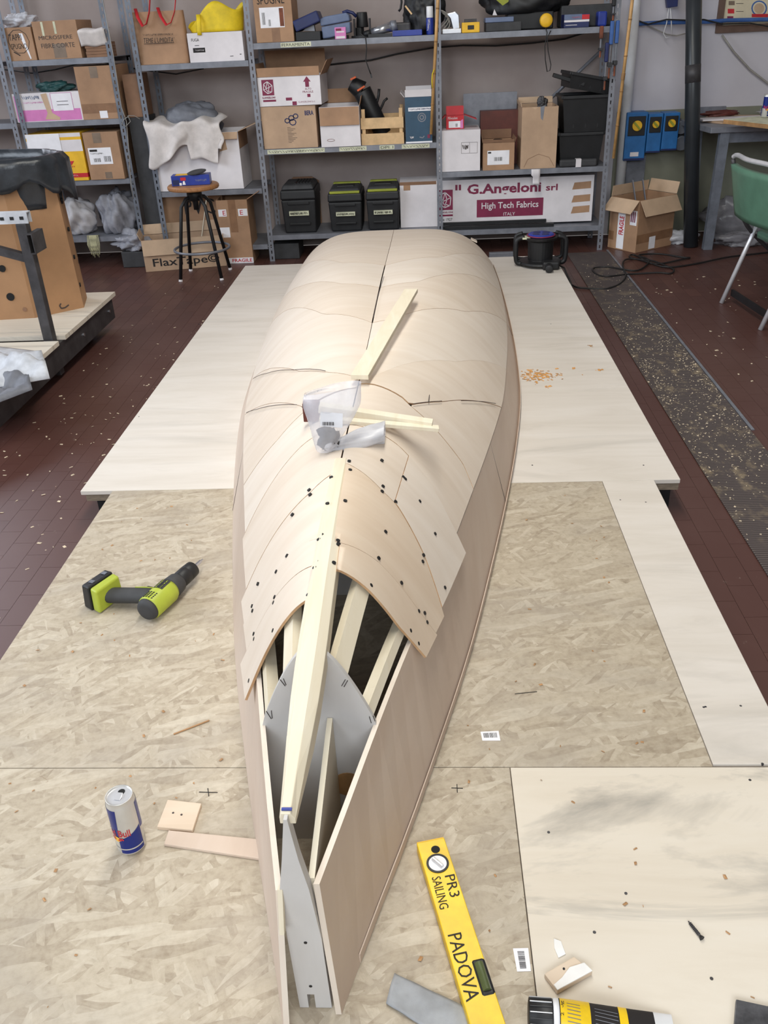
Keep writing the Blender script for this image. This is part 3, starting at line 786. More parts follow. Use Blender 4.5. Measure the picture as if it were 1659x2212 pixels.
# ------------------------------------------------------------------ cartons
def fpt(w, d, h, face, u, v, e=0):
    if face == 'front': return Vector((-w/2+u*w, -d/2-e, v*h))
    if face == 'right': return Vector((w/2+e, -d/2+u*d, v*h))
    if face == 'left': return Vector((-w/2-e, d/2-u*d, v*h))
    return Vector((-w/2+u*w, -d/2+v*d, h+e))
class Carton:
    def __init__(s, name, label, cx, yf, z0, w, d, h, mat, rz=0, group=None, open_=None, cat='box', wall=.004, bevel=.002, tilt=0, inner=None):
        s.w, s.d, s.h = w, d, h
        s.t = thing(name, label, cat, (cx+math.sin(rz)*-d/2, yf+math.cos(rz)*d/2, z0), rz, group)
        if tilt: s.t.rotation_euler = (0, tilt, rz)
        b = MB()
        if open_ is None: b.box(-w/2, w/2, -d/2, d/2, 0, h)
        else:
            b.box(-w/2, w/2, -d/2, d/2, 0, wall).box(-w/2, w/2, -d/2, -d/2+wall, wall, h).box(-w/2, w/2, d/2-wall, d/2, wall, h)
            b.box(-w/2, -w/2+wall, -d/2+wall, d/2-wall, wall, h).box(w/2-wall, w/2, -d/2+wall, d/2-wall, wall, h)
        s.body = b.build('body', mat, s.t, local=True, bevel=bevel if open_ is None else 0)
        ORG[s.t.name] = Vector(); ORG[s.body.name] = Vector()
        for side, (ang, L) in (open_ or {}).items():
            a = math.radians(ang)
            hv, n, ln = {'front': (Vector((0, -d/2, h)), Vector((0, -1, 0)), w), 'back': (Vector((0, d/2, h)), Vector((0, 1, 0)), w),
                         'left': (Vector((-w/2, 0, h)), Vector((-1, 0, 0)), d), 'right': (Vector((w/2, 0, h)), Vector((1, 0, 0)), d)}[side]
            dr = n*math.sin(a)+Vector((0, 0, 1))*math.cos(a); sdv = Vector((n.y, -n.x, 0))
            MB().obox(hv+dr*.002+n*.002, hv+dr*L+n*.002, ln-.004, .003, up=n if abs(ang) < 45 else Vector((0, 0, 1))).build('flap', inner or mat, s.t, local=True)
    def dec(s, face, u0, u1, v0, v1, mat, name='label', e=.0006):
        w, d, h = s.w, s.d, s.h
        a, b_, c, d_ = [fpt(w, d, h, face, u, v, e) for u, v in ((u0, v0), (u1, v0), (u1, v1), (u0, v1))]
        return MB().add([a, b_, c, d_], [(0, 1, 2, 3)]).build(name, mat, s.t, local=True, solid=.0005, fix=False)
    def poly(s, face, pts, mat, name='print_mark', e=.0009):
        return MB().add([fpt(s.w, s.d, s.h, face, u, v, e) for u, v in pts], [tuple(range(len(pts)))]).build(name, mat, s.t, local=True, fix=False)
    def line(s, face, pts, wd, mat, name='print_mark', e=.0012, closed=False):
        q = [fpt(s.w, s.d, s.h, face, u, v, e) for u, v in pts]
        if closed: q.append(q[0])
        n_ = {'front': (0, -1, 0), 'right': (1, 0, 0), 'left': (-1, 0, 0), 'top': (0, 0, 1)}[face]
        b = MB()
        for a, c in zip(q, q[1:]): b.obox(a, c, wd, .0004, up=n_)
        return b.build(name, mat, s.t, local=True)
    def txt(s, face, t, u0, u1, v0, v1, mat='ink', tiltv=0, stroke=0, e=.0012):
        w, d, h = s.w, s.d, s.h
        return lettering(t, fpt(w, d, h, face, u0, v0), fpt(w, d, h, face, u1, v0+tiltv), fpt(w, d, h, face, u0, v1), mat, s.t, off=e, stroke=stroke)
    def scr(s, face, u0, u1, v0, v1, mat='ink', n=7, e=.0014, seed=1):
        w, d, h = s.w, s.d, s.h
        return scrawl(fpt(w, d, h, face, u0, v0), fpt(w, d, h, face, u1, v0), fpt(w, d, h, face, u0, v1), mat, s.t, off=e, n=n, seed=seed)
    def bars(s, face, u0, u1, v0, v1, n=12, mat='ink'):
        b = MB(); r = random.Random(3)
        for i in range(n):
            a = u0+(u1-u0)*i/n; c = a+(u1-u0)/n*r.uniform(.25, .75)
            q = [fpt(s.w, s.d, s.h, face, x, y, .0013) for x, y in ((a, v0), (c, v0), (c, v1), (a, v1))]; b.add(q, [(0, 1, 2, 3)])
        return b.build('barcode', mat, s.t, local=True, fix=False)
def px(p0, p1, pb, pt_, Y):
    """front-face pixel rectangle on plane Y -> centre x, width, height"""
    a = P(p0, pb, y=Y); b_ = P(p1, pb, y=Y); c = P((p0+p1)/2, pt_, y=Y); e = P((p0+p1)/2, pb, y=Y)
    return (a.x+b_.x)/2, b_.x-a.x, c.z-e.z
def angeloni_mark(c, face, u0, u1, v0, v1):
    c.dec(face, u0, u1, v0, v1, 'maroon', 'logo_panel', .0008)
    U = lambda a: u0+(u1-u0)*a; V = lambda a: v0+(v1-v0)*a
    wd = abs(u1-u0)*c.w*.055
    hexa = [(.5, .88), (.88, .62), (.82, .22), (.45, .12), (.12, .36), (.18, .74)]
    c.line(face, [(U(a), V(b)) for a, b in hexa], wd, 'white_card', 'logo_line', .0018, True)
    for p_ in ([(.5, .88), (.62, .52), (.88, .62)], [(.62, .52), (.45, .12)], [(.12, .36), (.62, .52)], [(.18, .74), (.36, .46), (.5, .88)], [(.82, .22), (.4, .3), (.36, .46)]):
        c.line(face, [(U(a), V(b)) for a, b in p_], wd*.8, 'white_card', 'logo_line', .0018)

# ---- left unit
Y0 = SF+.012
cx, w, h = px(18, 80, 128, 55, Y0)
c = Carton('cardboard_box', 'small brown box with scrawled marker and a clear bag spilling from its top', cx, Y0, ZL1, w, .22, h, 'card', group='boxes on the left shelving')
c.txt('front', 'TAPPI', .18, .62, .62, .8); c.txt('front', 'SPUGNO', .2, .75, .36, .52); c.poly('front', [(.55, .82), (.68, .82), (.82, .06), (.78, .04)], 'paper')
c.line('front', [(.5+.36*math.cos(a/10*6.28), .58+.36*math.sin(a/10*6.28)) for a in range(10)], .003, 'ink', closed=True)
c.line('front', [(.25, .28), (.45, .16)], .006, 'ink')
pb = blob('plastic_bag', (cx, Y0+.11, ZL1+h+.001), (.105, .09, .045), 'film_white', 2, .25, 2.2); tag(pb, 'crumpled clear plastic bag on the small marked box at far left', 'bag')
cx, w, h = px(83, 178, 124, 40, Y0)
c = Carton('cardboard_box', 'brown box marked MICROSFERE FIBRE CORTE on the left shelving', cx, Y0, ZL1, w, .30, h, 'card', group='boxes on the left shelving')
c.dec('front', .2, .25, .62, .98, 'masking', 'tape'); c.dec('front', .48, .53, .66, .98, 'masking', 'tape'); c.dec('front', .38, .66, .03, .40, 'tape_grey', 'tape')
c.txt('front', 'MICROSFERE', .1, .86, .52, .62, 'pencil'); c.txt('front', 'FIBRE CORTE', .12, .88, .30, .42, 'pencil')
cx, w, h = px(186, 236, 118, 85, Y0)
st_ = thing('paper_stack', 'folded cream paper draped over a stack of brown pads', 'paper', (cx, Y0+.08, ZL1))
ORG[st_.name] = Vector((cx, Y0+.08, ZL1))
for i in range(5): MB().box(cx-w/2+rnd.uniform(0, .008), cx+w/2, Y0, Y0+.16, ZL1+.0005+i*h/5, ZL1+(i+1)*h/5-.001).build('pad', 'card_dark', st_)
b = MB(); b.grid(lambda u, v: Vector((cx-w*.62+u*w*1.15, Y0-.006-.03*math.sin(min(v*2.4, 1.57))+max(0, v-.55)*.3, ZL1+h*.75+.10*math.sin(min(v*1.9, 1.57))+.004*math.sin(9*u))), 10, 14)
b.build('folded_sheet', 'cloth_white', st_, smooth=True, solid=.003)
cx, w, h = px(38, 182, 263, 200, Y0)
c = Carton('printed_box', 'pink and white printed box with delivery label, teal thing on top', cx, Y0, ZL2, w, .30, h, 'white_card', group='boxes on the left shelving')
c.dec('front', .02, .98, .03, .42, 'pink', 'pink_print'); c.dec('front', .02, .06, .42, .92, 'pink', 'pink_print'); c.dec('front', .58, .88, .36, .95, 'paper', 'delivery_label', .0012)
c.line('front', [(.57, .35), (.885, .35), (.885, .97), (.57, .97)], .002, 'pink', closed=True)
for v in (.68, .56): c.line('front', [(.65, v), (.82, v)], .003, 'ink', e=.002)
c.bars('front', .66, .78, .82, .92); c.poly('front', [(.43, .95), (.52, .98), (.55, .3), (.66, .12), (.64, .04), (.43, .08), (.48, .3)], 'card_pale', 'torn_tape', .0016)
c.scr('front', .14, .4, .78, .92, 'blue_grey', 9); c.scr('front', .14, .45, .64, .71, 'pink', 14)
tl_ = blob('teal_cloth', (cx+.03, Y0+.12, ZL2+h+.001), (.12, .08, .035), 'green_dark', 5, .25); tag(tl_, 'dark teal cloth lying on the pink and white box', 'cloth')
cx, w, h = px(180, 264, 256, 140, Y0)
c = Carton('cardboard_box', 'tall plain brown box with brown tape beside the pink box', cx, Y0, ZL2, w, .32, h, 'card', group='boxes on the left shelving')
c.dec('front', .02, .98, .12, .30, 'tape_brown', 'tape'); c.dec('front', .38, .58, .78, .99, 'tape_grey', 'tape'); c.dec('front', .45, .65, .02, .16, 'paper', 'label', .0012)
cx, w, h = px(75, 192, 388, 284, Y0-.02)
c = Carton('printed_box', 'yellow and white parcel box with red stripe on the left shelving', cx, Y0-.02, ZL3, w, .30, h, 'yellow_card', group='boxes on the left shelving')
c.dec('front', 0, 1, .62, .86, 'white_card', 'white_print'); c.dec('front', 0, 1, .92, 1, 'white_card', 'white_print'); c.dec('front', 0, 1, .07, .16, 'red', 'red_stripe'); c.dec('right', 0, 1, .07, .16, 'red', 'red_stripe'); c.dec('right', .1, .9, .45, .98, 'card_light', 'label')
c.dec('front', .02, .62, .60, 1.0, 'paper', 'hanging_paper', .004)
c.poly('front', [(.66, .42), (.80, .42), (.74, .33)], 'red'); c.scr('front', .66, .80, .28, .33, 'red', 4); c.scr('front', .64, .82, .095, .135, 'white_card', 6)
cx, w, h = px(196, 270, 385, 282, Y0-.02)
c = Carton('cardboard_box', 'brown box with large white shipping label on the left shelving', cx, Y0-.02, ZL3, w, .32, h, 'card', group='boxes on the left shelving')
c.dec('front', .08, .74, .33, .68, 'paper', 'shipping_label'); c.dec('front', .28, .52, .78, .99, 'tape_grey', 'tape'); c.dec('front', .45, .65, .02, .16, 'tape_grey', 'tape')
c.bars('front', .2, .4, .38, .46); c.bars('front', .5, .7, .38, .5); c.dec('front', .12, .34, .60, .645, 'ink', 'print_mark', .0012); c.scr('front', .12, .5, .54, .58, 'ink', 10)
# sacks on the low shelf and floor
o = blob('sack', (-2.545, SF+.17, ZL4+.002), (.135, .14, .14), 'sack_white', 1, .15, 1.5, ridge=.06); tag(o, 'white fabric sack on the low shelf behind the cardboard bin', 'sack')
o = blob('sack', (-2.245, SF+.19, ZL4+.002), (.135, .15, .20), 'sack_grey', 3, .2, 1.8, pinch=.45, ridge=.16); tag(o, 'grey gathered sack standing on the low shelf beside the white one', 'sack')
rp = thing('rope_hank', 'hank of greenish rope hanging over the shelf edge between the two sacks', 'rope', (-2.40, SF-.03, ZL4-.03)); ORG[rp.name] = Vector((-2.40, SF-.03, ZL4-.03))
for k in range(7):
    x = -2.43+k*.010; MB().tube([(x, SF+.03, ZL4+.004), (x-.004, SF-.004, ZL4+.012), (x-.012, SF-.012, ZL4-.05), (x+.004, SF-.014, ZL4-.12-.01*(k % 3)), (x+.014, SF-.012, ZL4-.05), (x+.010, SF-.004, ZL4+.012), (x+.008, SF+.03, ZL4+.004)], .0035).build('strand', 'rope', rp, smooth=True)
o = blob('plastic_heap', (-2.10, SF+.07, .115), (.15, .12, .07), 'sack_grey', 6, .25, 2.4, ridge=.15); tag(o, 'crumpled grey plastic sheeting on the dark case under the shelving', 'plastic')
cx, w, h = px(268, 322, 583, 548, SF-.05)
o = MB().box(cx-w/2, cx+w/2, SF-.05, SF+.16, 0.001, .112).build('case', 'charcoal', bevel=.006); tag(o, 'dark grey case on the floor below the plastic sheeting', 'case')
# string hanging on the left unit post
pts = [P(*a, y=SF-.02) for a in ((222, 0), (245, 120), (262, 230), (273, 262), (278, 320), (283, 400), (288, 430))]
o = MB().tube(pts, .0028, 6).tube([P(*a, y=SF-.024) for a in ((276, 250), (282, 262), (272, 273), (263, 268), (268, 258), (277, 252))], .0025, 6).tube([P(*a, y=SF-.022) for a in ((276, 250), (290, 250), (302, 257))], .0022, 5).build('string', 'cord_grey', smooth=True)
tag(o, 'grey knotted string hanging down the left shelving post', 'string')
# items seen beyond the left post
for (a, b_, cc, d_, z, lb) in ((-2.0, 240, 0, 0, ZL2, ''),): pass
c = Carton('cardboard_box', 'dark brown box between the two left shelving units', -1.955, SF+.05, .98, .10, .26, .26, 'card_dark')
bx_ = Carton('shelf_riser', 'dark crate under the box between the left shelving units', -1.955, SF+.05, 0, .11, .28, .979, 'charcoal', cat='crate')

# ---- paper bag bay
cx, w, h = px(302, 408, 145, 30, Y0)
pb = thing('paper_bag', 'brown paper cement bag with red handles reading TEME L\'UMIDITA', 'bag', (cx, Y0+.07, ZML)); pb_l = Vector((cx, Y0+.07, ZML)); ORG[pb.name] = pb_l
b = MB()
def pbf(u, v):
    a = 2*math.pi*u; sq = lambda t: math.copysign(abs(t)**.35, t)
    sw = (w/2)*(1+.03*v); return Vector((cx-.012*v+sq(math.cos(a))*sw, Y0+.07+sq(math.sin(a))*.07*(1-.55*v), ZML+.001+h*v))
b.grid(pbf, 40, 8, wrap=True); b.build('body', 'card', pb, smooth=False, solid=.002)
MB().box(cx-w/2+.01, cx+w/2-.01, Y0+.005, Y0+.13, ZML+.0005, ZML+.003).build('base', 'card', pb)
for dx, ww in ((-.28, .20), (.2, .24)):
    x0 = cx+dx*w; b = MB()
    pts = [(x0-ww*w*.75, Y0+.03, ZML+h+.02), (x0-ww*w*.5, Y0+.0, ZML+h*.9), (x0-ww*w*.1, Y0-.012, ZML+h*.74), (x0+ww*w*.3, Y0-.008, ZML+h*.78), (x0+ww*w*.7, Y0+.0, ZML+h*.98), (x0+ww*w*.85, Y0+.03, ZML+h*1.22), (x0+ww*w*.5, Y0+.05, ZML+h*1.45)]
    b.tube(pts, .011, 8, flat=.3); b.build('handle', 'red', pb, smooth=True)
def ltx(s, px0, px1, pyb, pyt, Y, mat, par, skew=-.03): 
    a = P(px0, pyb, y=Y); b2 = P(px1, pyb+(px1-px0)*skew, y=Y); cc = P(px0, pyt, y=Y); return lettering(s, a, b2, cc, mat, par, local=False)
scrawl(P(308, 78, y=Y0-.0005), P(374, 76, y=Y0-.0005), P(308, 73, y=Y0-.0005), 'ink', pb, local=False, n=20); ltx("TEME L'UMIDITA'", 310, 376, 93, 82, Y0-.0005, 'ink', pb)
MB().obox(P(311, 95, y=Y0-.001), P(376, 92, y=Y0-.001), .003, .0005, up=(0, -1, 0)).build('print_line', 'ink', pb)
cx, w, h = px(412, 530, 140, 76, Y0)
c = Carton('printed_box', 'white printed box under the yellow shopping bag', cx, Y0, ZML, w, .26, h, 'white_card')
c.txt('front', 'FUGA', .07, .21, .72, .82); c.dec('front', .08, .30, .34, .50, 'ink', 'print_mark'); c.scr('front', .12, .28, .39, .45, 'white_card', 7, .002); c.line('front', [(.12, .58), (.20, .58)], .003, 'ink'); c.line('front', [(.74, .17), (.80, .17)], .003, 'ink'); c.line('front', [(.92, .22), (.95, .22)], .004, 'ink')
yb = thing('shopping_bag', 'yellow fabric shopping bag slumped on the white printed box', 'bag', (cx, Y0+.12, ZML+h)); ORG[yb.name] = Vector((cx, Y0+.12, ZML+h))
b = MB(); zb0 = ZML+h+.002
def ybf(u, v):
    a = 2*math.pi*u; hh = .075+.05*math.sin(a*1.0+2.2)+.03*math.sin(3*a)
    r = 1+.12*math.sin(2*a+1)*v
    return Vector((cx+math.cos(a)*w*.47*r, Y0+.12+math.sin(a)*.10*r, zb0+hh*v*1.25))
b.grid(ybf, 44, 8, wrap=True); b.build('body', 'yellow_bag', yb, smooth=True, solid=.003)
MB().lathe([(.01, 0), (w*.44, 0.001)], (cx, Y0+.12, zb0)).v
x1 = P(430, 60, y=Y0).x
b = MB().tube([(x1, Y0+.02, zb0+.10), (x1+.004, Y0-.004, zb0+.06), (x1, Y0-.008, zb0+.01), (x1, Y0-.008, zb0-.015)], .014, 8, flat=.25); b.build('strap', 'yellow_bag', yb, smooth=True)
# big white carton with cloths
ZW = .503
cx, w, h = px(345, 528, 415, 292, Y0)
c = Carton('cardboard_box', 'large worn white carton filled with cloths behind the stool', cx, Y0, ZW, w, .33, h, 'white_card', open_={'right': (70, .18), 'front': (150, .05)}, inner='card_light')
c.dec('right', .02, .98, .7, 1, 'card', 'torn_patch'); c.poly('front', [(.62, .78), (.84, .98), (.86, .7), (.75, .66)], 'card_light', 'torn_patch')
o = blob('folded_tarp', (cx-.03, Y0+.17, ZW+h-.02), (.19, .13, .12), 'tarp_grey', 8, .12, 1.5, ridge=.05); tag(o, 'dark grey folded tarpaulin on top of the white carton', 'tarpaulin')
b = MB()
def clf(u, v):
    x = cx-w*.52+u*w*.86; f = v*1.0
    dy = .02-.05*min(1, f*2.4)+.012*math.sin(7*u+3*v)+.008*math.sin(17*u+5*v); drop = max(0, f-.42)*(.30+.12*math.sin(5*u+1.2)+(.16 if .55 < u < .95 else 0))
    return Vector((x+.012*math.sin(11*v), Y0+.19-.23*min(1, f/.45)+dy*(f > .3), ZW+h+.085-.03*f-drop+.016*math.sin(9*u+4*v)+.008*math.sin(23*u-9*v)))
b.grid(clf, 44, 30); o = b.build('dust_sheet', 'cloth_white', smooth=True, solid=.004); tag(o, 'crumpled white cotton sheet hanging over the front of the white carton', 'cloth')
# boxes on the floor by the stool
q0, q1 = P(316, 588, z=0), P(490, 574, z=0)
w = (q1-q0).length; rz = math.atan2(q1.y-q0.y, q1.x-q0.x)
hF = P(300, 500, y=q0.y).z
cen = (q0+q1)/2
c = Carton('cardboard_box', 'long open brown box with big black lettering on the floor behind the stool', cen.x, cen.y, 0.001, w, .20, .215, 'card_light', rz=rz, open_={'front': (172, .105), 'left': (20, .05), 'back': (12, .07)}, inner='card_pale')
c.txt('front', 'FlaxTape\u00a9', .10, .92, .07, .42, stroke=.012)
stk = MB().obox(P(447, 425, y=6.27), P(424, 500, y=6.23)-Vector((0, -.06, .12)), .014, .006).build('wood_strip', 'pine'); tag(stk, 'thin wooden strip leaning out of the long open box', 'strip')
ycf = 6.42
cx, w, h = px(358, 488, 490, 418, ycf)
c = Carton('cardboard_box', 'brown box marked PVC in handwriting behind the stool', cx, ycf, .121, w, .25, .37, 'card', rz=0)
c.txt('front', 'PVC', .36, .86, .55, .83, 'ink')
q0, q1 = P(489, 567, z=0), P(556, 561, z=0)
c = Carton('cardboard_box', 'brown box with FRAGILE tape beside the narrow shelving bay', (q0.x+q1.x)/2-.01, 6.27, 0.001, q1.x-q0.x, .24, P(520, 430, y=6.3).z, 'card', open_={'right': (60, .10)})
c.dec('front', 0, 1, .0, .09, 'paper', 'fragile_tape'); c.txt('front', 'FRAGILE', .3, .96, .02, .075, 'red', stroke=.02); c.dec('front', .38, .62, .5, 1, 'tape_brown', 'tape'); c.dec('front', .0, .34, .42, .58, 'paper', 'label'); c.dec('front', .04, .3, .75, .86, 'paper', 'label'); c.dec('front', .68, .98, .75, .86, 'paper', 'label')
c.txt('front', 'E', .18, .28, .77, .84, 'red', e=.002); c.txt('front', 'E', .74, .84, .77, .84, 'red', e=.002)

# ---- stool with glove box
sc = Vector((-1.528, 5.95, 0))
stl = thing('bar_stool', 'round wooden-seated stool with black tubular legs and steel ring', 'stool', sc)
zs = P(405, 398, y=5.95).z
MB().lathe([(.0, zs-.028), (.163, zs-.028), (.168, zs-.02), (.168, zs-.008), (.160, zs), (.0, zs)], (sc.x, sc.y, 0), 36).build('seat', 'wood_seat', stl, smooth=False, bevel=0)
MB().cyl((sc.x, sc.y, zs-.16), (sc.x, sc.y, zs-.03), .018).cyl((sc.x, sc.y, zs-.10), (sc.x, sc.y, zs-.028), .05, n=16).build('column', 'black', stl, smooth=True)
for dx, dy in ((-1, -1), (1, -1), (-1, 1), (1, 1)):
    pts = [(sc.x+dx*.01, sc.y+dy*.01, zs-.075), (sc.x+dx*.05, sc.y+dy*.05, zs-.085), (sc.x+dx*.08, sc.y+dy*.08, zs-.13), (sc.x+dx*.14, sc.y+dy*.145, .012)]
    lg = MB().tube(pts, .0115, 9).build('leg', 'black', stl, smooth=True)
    MB().cyl((sc.x+dx*.141, sc.y+dy*.146, 0.001), (sc.x+dx*.14, sc.y+dy*.145, .014), .014, .012).build('foot_pad', 'white_card', lg)
rz_ = .185; rr = .185
MB().tube([(sc.x+rr*math.cos(i/32*6.2832), sc.y+rr*math.sin(i/32*6.2832), rz_) for i in range(32)], .0085, 8, closed=True).build('foot_ring', 'steel_grey', stl, smooth=True)
cx, w, h = px(367, 455, 389, 366, 5.86)
c = Carton('glove_box', 'blue and white glove box on the stool seat', cx-.005, 5.885, zs+.001, w*.93, .10, .062, 'blue', rz=.10)
c.dec('front', .03, .2, .1, .6, 'navy', 'print_panel'); c.dec('front', .24, .38, .52, .82, 'red', 'print_panel'); c.dec('front', .2, .26, .05, .3, 'paper', 'print_panel'); c.scr('front', .62, .92, .35, .6, 'steel_grey', 8); c.dec('top', .1, .45, .1, .9, 'yellow_card', 'print_panel'); c.poly('front', [(.28, .1), (.30, .45), (.34, .48), (.36, .1)], 'paper')
o = MB().lathe([(0, 0), (.062, 0), (.064, .005), (.05, .010), (0, .010)], (0, 0, 0), 24).build('sanding_disc', 'charcoal', local=True); o.location = (cx+.03, 5.935, zs+.072); o.rotation_euler = (.1, -.12, 0); tag(o, 'dark round disc leaning on top of the glove box', 'disc')

# ---- main unit, lower left bay: tool boxes
def toolbox(name, label, p0, p1, pb_, pt_, yf, d, accent=None, red=False, z=ZC):
    cx, w, h = px(p0, p1, pb_, pt_, yf)
    t = thing(name, label, 'toolbox', (cx, yf+d/2, z)); ORG[t.name] = Vector()
    W, D = w/2, d/2
    def ring(z0, z1, s0, s1, name_, mat, bev=.012):
        b = MB(); b.add([(-W*s0, -D*s0, z0), (W*s0, -D*s0, z0), (W*s0, D*s0, z0), (-W*s0, D*s0, z0), (-W*s1, -D*s1, z1), (W*s1, -D*s1, z1), (W*s1, D*s1, z1), (-W*s1, D*s1, z1)],
                        [(0, 3, 2, 1), (4, 5, 6, 7), (0, 1, 5, 4), (1, 2, 6, 5), (2, 3, 7, 6), (3, 0, 4, 7)])
        return b.build(name_, mat, t, local=True, bevel=bev, seg=3)
    ring(.001, h*.70, .88, .97, 'body', 'black_rubber'); ring(h*.70, h*.90, 1.0, .97, 'lid', 'black'); 
    ring(h*.90, h*1.0, .93, .80, 'lid_top', 'charcoal')
    MB().box(-W*.6, W*.6, -D-.001, -D+.03, h*.60, h*.66).build('rib', 'black', t, local=True, bevel=.003); MB().box(-W*.6, W*.6, -D-.0, -D+.03, h*.18, h*.23).build('rib', 'black', t, local=True, bevel=.003)
    yf_ = -D*.955
    MB().box(-W*.55, W*.55, -D*.96-.012, -D*.9, h*.38, h*.47).build('tape_label', 'masking', t, local=True)
    scrawl((-W*.5, -D*.96-.012, h*.395), (W*.5, -D*.96-.012, h*.395), (-W*.5, -D*.96-.012, h*.455), 'ink', t, n=13, seed=len(label))
    if accent:
        MB().box(-W*.86, W*.86, -D*.98, -D*.80, h*.89, h*.945).build('trim_band', accent, t, local=True, bevel=.004); MB().box(-W*.8, W*.8, D*.5, D*.75, h*.96, h*1.03).build('trim_band', accent, t, local=True, bevel=.004)
        MB().box(-W*.5, W*.5, -D*.3, D*.2, h*.98, h*1.02).build('handle', 'black', t, local=True, bevel=.006)
    else:
        for i in range(6): MB().box(-W*.2+i*W*.17, -W*.2+i*W*.17+W*.07, -D*.55, D*.6, h*.99, h*1.015).build('rib', 'black', t, local=True)
    return t
toolbox('toolbox', 'black toolbox with ribbed lid, leftmost of the three toolboxes', 612, 688, 505, 400, SF+.03, .34, None, True)
toolbox('toolbox', 'black toolbox with yellow trim, middle of the three toolboxes', 712, 786, 501, 408, SF+.03, .33, 'olive')
toolbox('toolbox', 'black toolbox with yellow trim next to the long fabric box', 793, 866, 499, 404, SF+.03, .33, 'olive')
o = MB().tube([P(*a, y=SF+.16) for a in ((640, 395), (646, 398), (650, 406), (650, 416))], .010, 8, flat=.6).build('red_hook', 'red', smooth=True); tag(o, 'red plastic hook on top of the leftmost toolbox', 'hook')
qa, qb = P(618, 410, y=SF+.385), P(688, 380, y=SF+.385)
o = MB().prism([(qa.x, SF+.378, ZC+.002), (qb.x, SF+.378, ZC+.002), (qb.x, SF+.378, qb.z-.03), (qb.x-.05, SF+.378, qb.z), (qa.x+.06, SF+.378, qb.z), (qa.x, SF+.378, qb.z-.06)], (0, .008, 0)).build('brown_cardboard', 'card_dark'); tag(o, 'dark brown cut-corner panel standing behind the leftmost toolbox', 'panel')
cx, w, h = px(592, 648, 560, 526, SF+.05)
o = MB().box(cx-w/2, cx+w/2, SF+.05, SF+.3, .001, .11).build('crate', 'charcoal', bevel=.004); tag(o, 'dark box on the floor under the toolboxes', 'crate')
# ---- long fabric box
LB0, LB1 = P(866, 488, y=SF+.10), P(1278, 470, y=SF+.10)
hL = P(1100, 385, y=SF+.10).z-ZC
c = Carton('printed_box', 'long white carton with large maroon lettering on the low shelf', (LB0.x+LB1.x)/2, SF+.10, ZC+.001, LB1.x-LB0.x, .24, hL, 'white_card')
c.w, c.d, c.h = LB1.x-LB0.x, .24, hL
angeloni_mark(c, 'front', .195, .275, .36, .80)
c.txt('front', 'G.ANGELONI', .195, .275, .29, .33, 'maroon', stroke=.02); c.dec('front', .195, .275, .22, .26, 'maroon', 'logo_bar'); c.txt('front', 'since 1927', .195, .272, .12, .18, 'ink')
c.txt('front', 'G.Angeloni', .35, .73, .62, .90, 'maroon', stroke=.03); c.txt('front', 'srl', .755, .815, .70, .84, 'maroon', stroke=.02); c.dec('front', .288, .300, .78, .90, 'maroon', 'quote_mark'); c.dec('front', .306, .318, .78, .90, 'maroon', 'quote_mark')
c.dec('front', .40, .745, .17, .555, 'maroon', 'name_panel'); c.txt('front', 'High Tech Fabrics', .425, .72, .31, .49, 'white_card', stroke=.012, e=.002); c.txt('front', 'ITALY', .54, .60, .19, .26, 'white_card', e=.002)
for v in (.18, .42, .70): c.poly('front', [(.89, v), (.985, v+.02), (.985, v+.17), (.9, v+.15)], 'card', 'torn_patch')
c.dec('front', .02, .055, .82, .93, 'card', 'torn_patch'); c.dec('front', .0, .19, .93, 1, 'card_dark', 'tape')
for y_, z_, a_, b_, lb_ in ((SF+.054, .012, 957, 1180, 'rear lower black bar lying before the long white carton'), (SF+.03, .012, 960, 1197, 'foremost black bar on the shelf edge before the long white carton'), (SF+.070, .034, 957, 1180, 'upper black bar resting against the long white carton')):
    A_, B_ = P(a_, 478, y=y_), P(b_, 470, y=y_)
    o = MB().box(A_.x, B_.x, y_-.010, y_+.010, ZC2+z_-.010, ZC2+z_+.010).build('metal_bar', 'black', bevel=.001); tag(o, lb_, 'bar', 'black bars on the shelf')
mk = MB().box(P(1066, 0, y=6.12).x, P(1136, 0, y=6.12).x, 6.12, 6.16, .001, .045).build('metal_channel', 'steel_grey', bevel=.002); tag(mk, 'grey metal channel on the floor under the right shelf', 'channel')

# ---- main unit, middle left bay
cx, w, h = px(572, 688, 328, 237, Y0)
c = Carton('cardboard_box', 'worn brown box with glove drawing under the open white carton', cx, Y0, ZB+.001, w, .34, h, 'card_light', group='boxes on the middle shelf')
hB = h
c.txt('front', 'BERA', .80, .96, .77, .88, 'navy', stroke=.03)
for (u, v, r_) in ((.47, .66, .045), (.55, .72, .05), (.63, .76, .045), (.57, .62, .06)):
    c.line('front', [(u+r_*math.cos(i/7*6.28), v+r_*1.2*math.sin(i/7*6.28)) for i in range(7)], .006, 'navy', 'glove_drawing', closed=True)
for i in range(11): c.line('front', [(.46, .50-.036*i), (.46+.06+.12*((i*37) % 10)/10, .50-.036*i)], .002, 'pencil', 'small_print')
cx, w, h = px(562, 696, 235, 172, Y0-.005)
c = Carton('printed_box', 'open white carton with maroon logo marked ALTO FRAGILE', cx, Y0-.008, ZB+hB+.004, w, .33, h, 'white_card', rz=-.04, open_={'front': (6, .055), 'left': (12, .08), 'back': (-8, .15), 'right': (30, .10)}, inner='card', group='boxes on the middle shelf')
angeloni_mark(c, 'front', .06, .25, .38, .92); c.txt('front', 'G.ANGELONI', .05, .26, .27, .34, 'maroon', stroke=.03); c.dec('front', .06, .27, .16, .23, 'maroon', 'logo_bar')
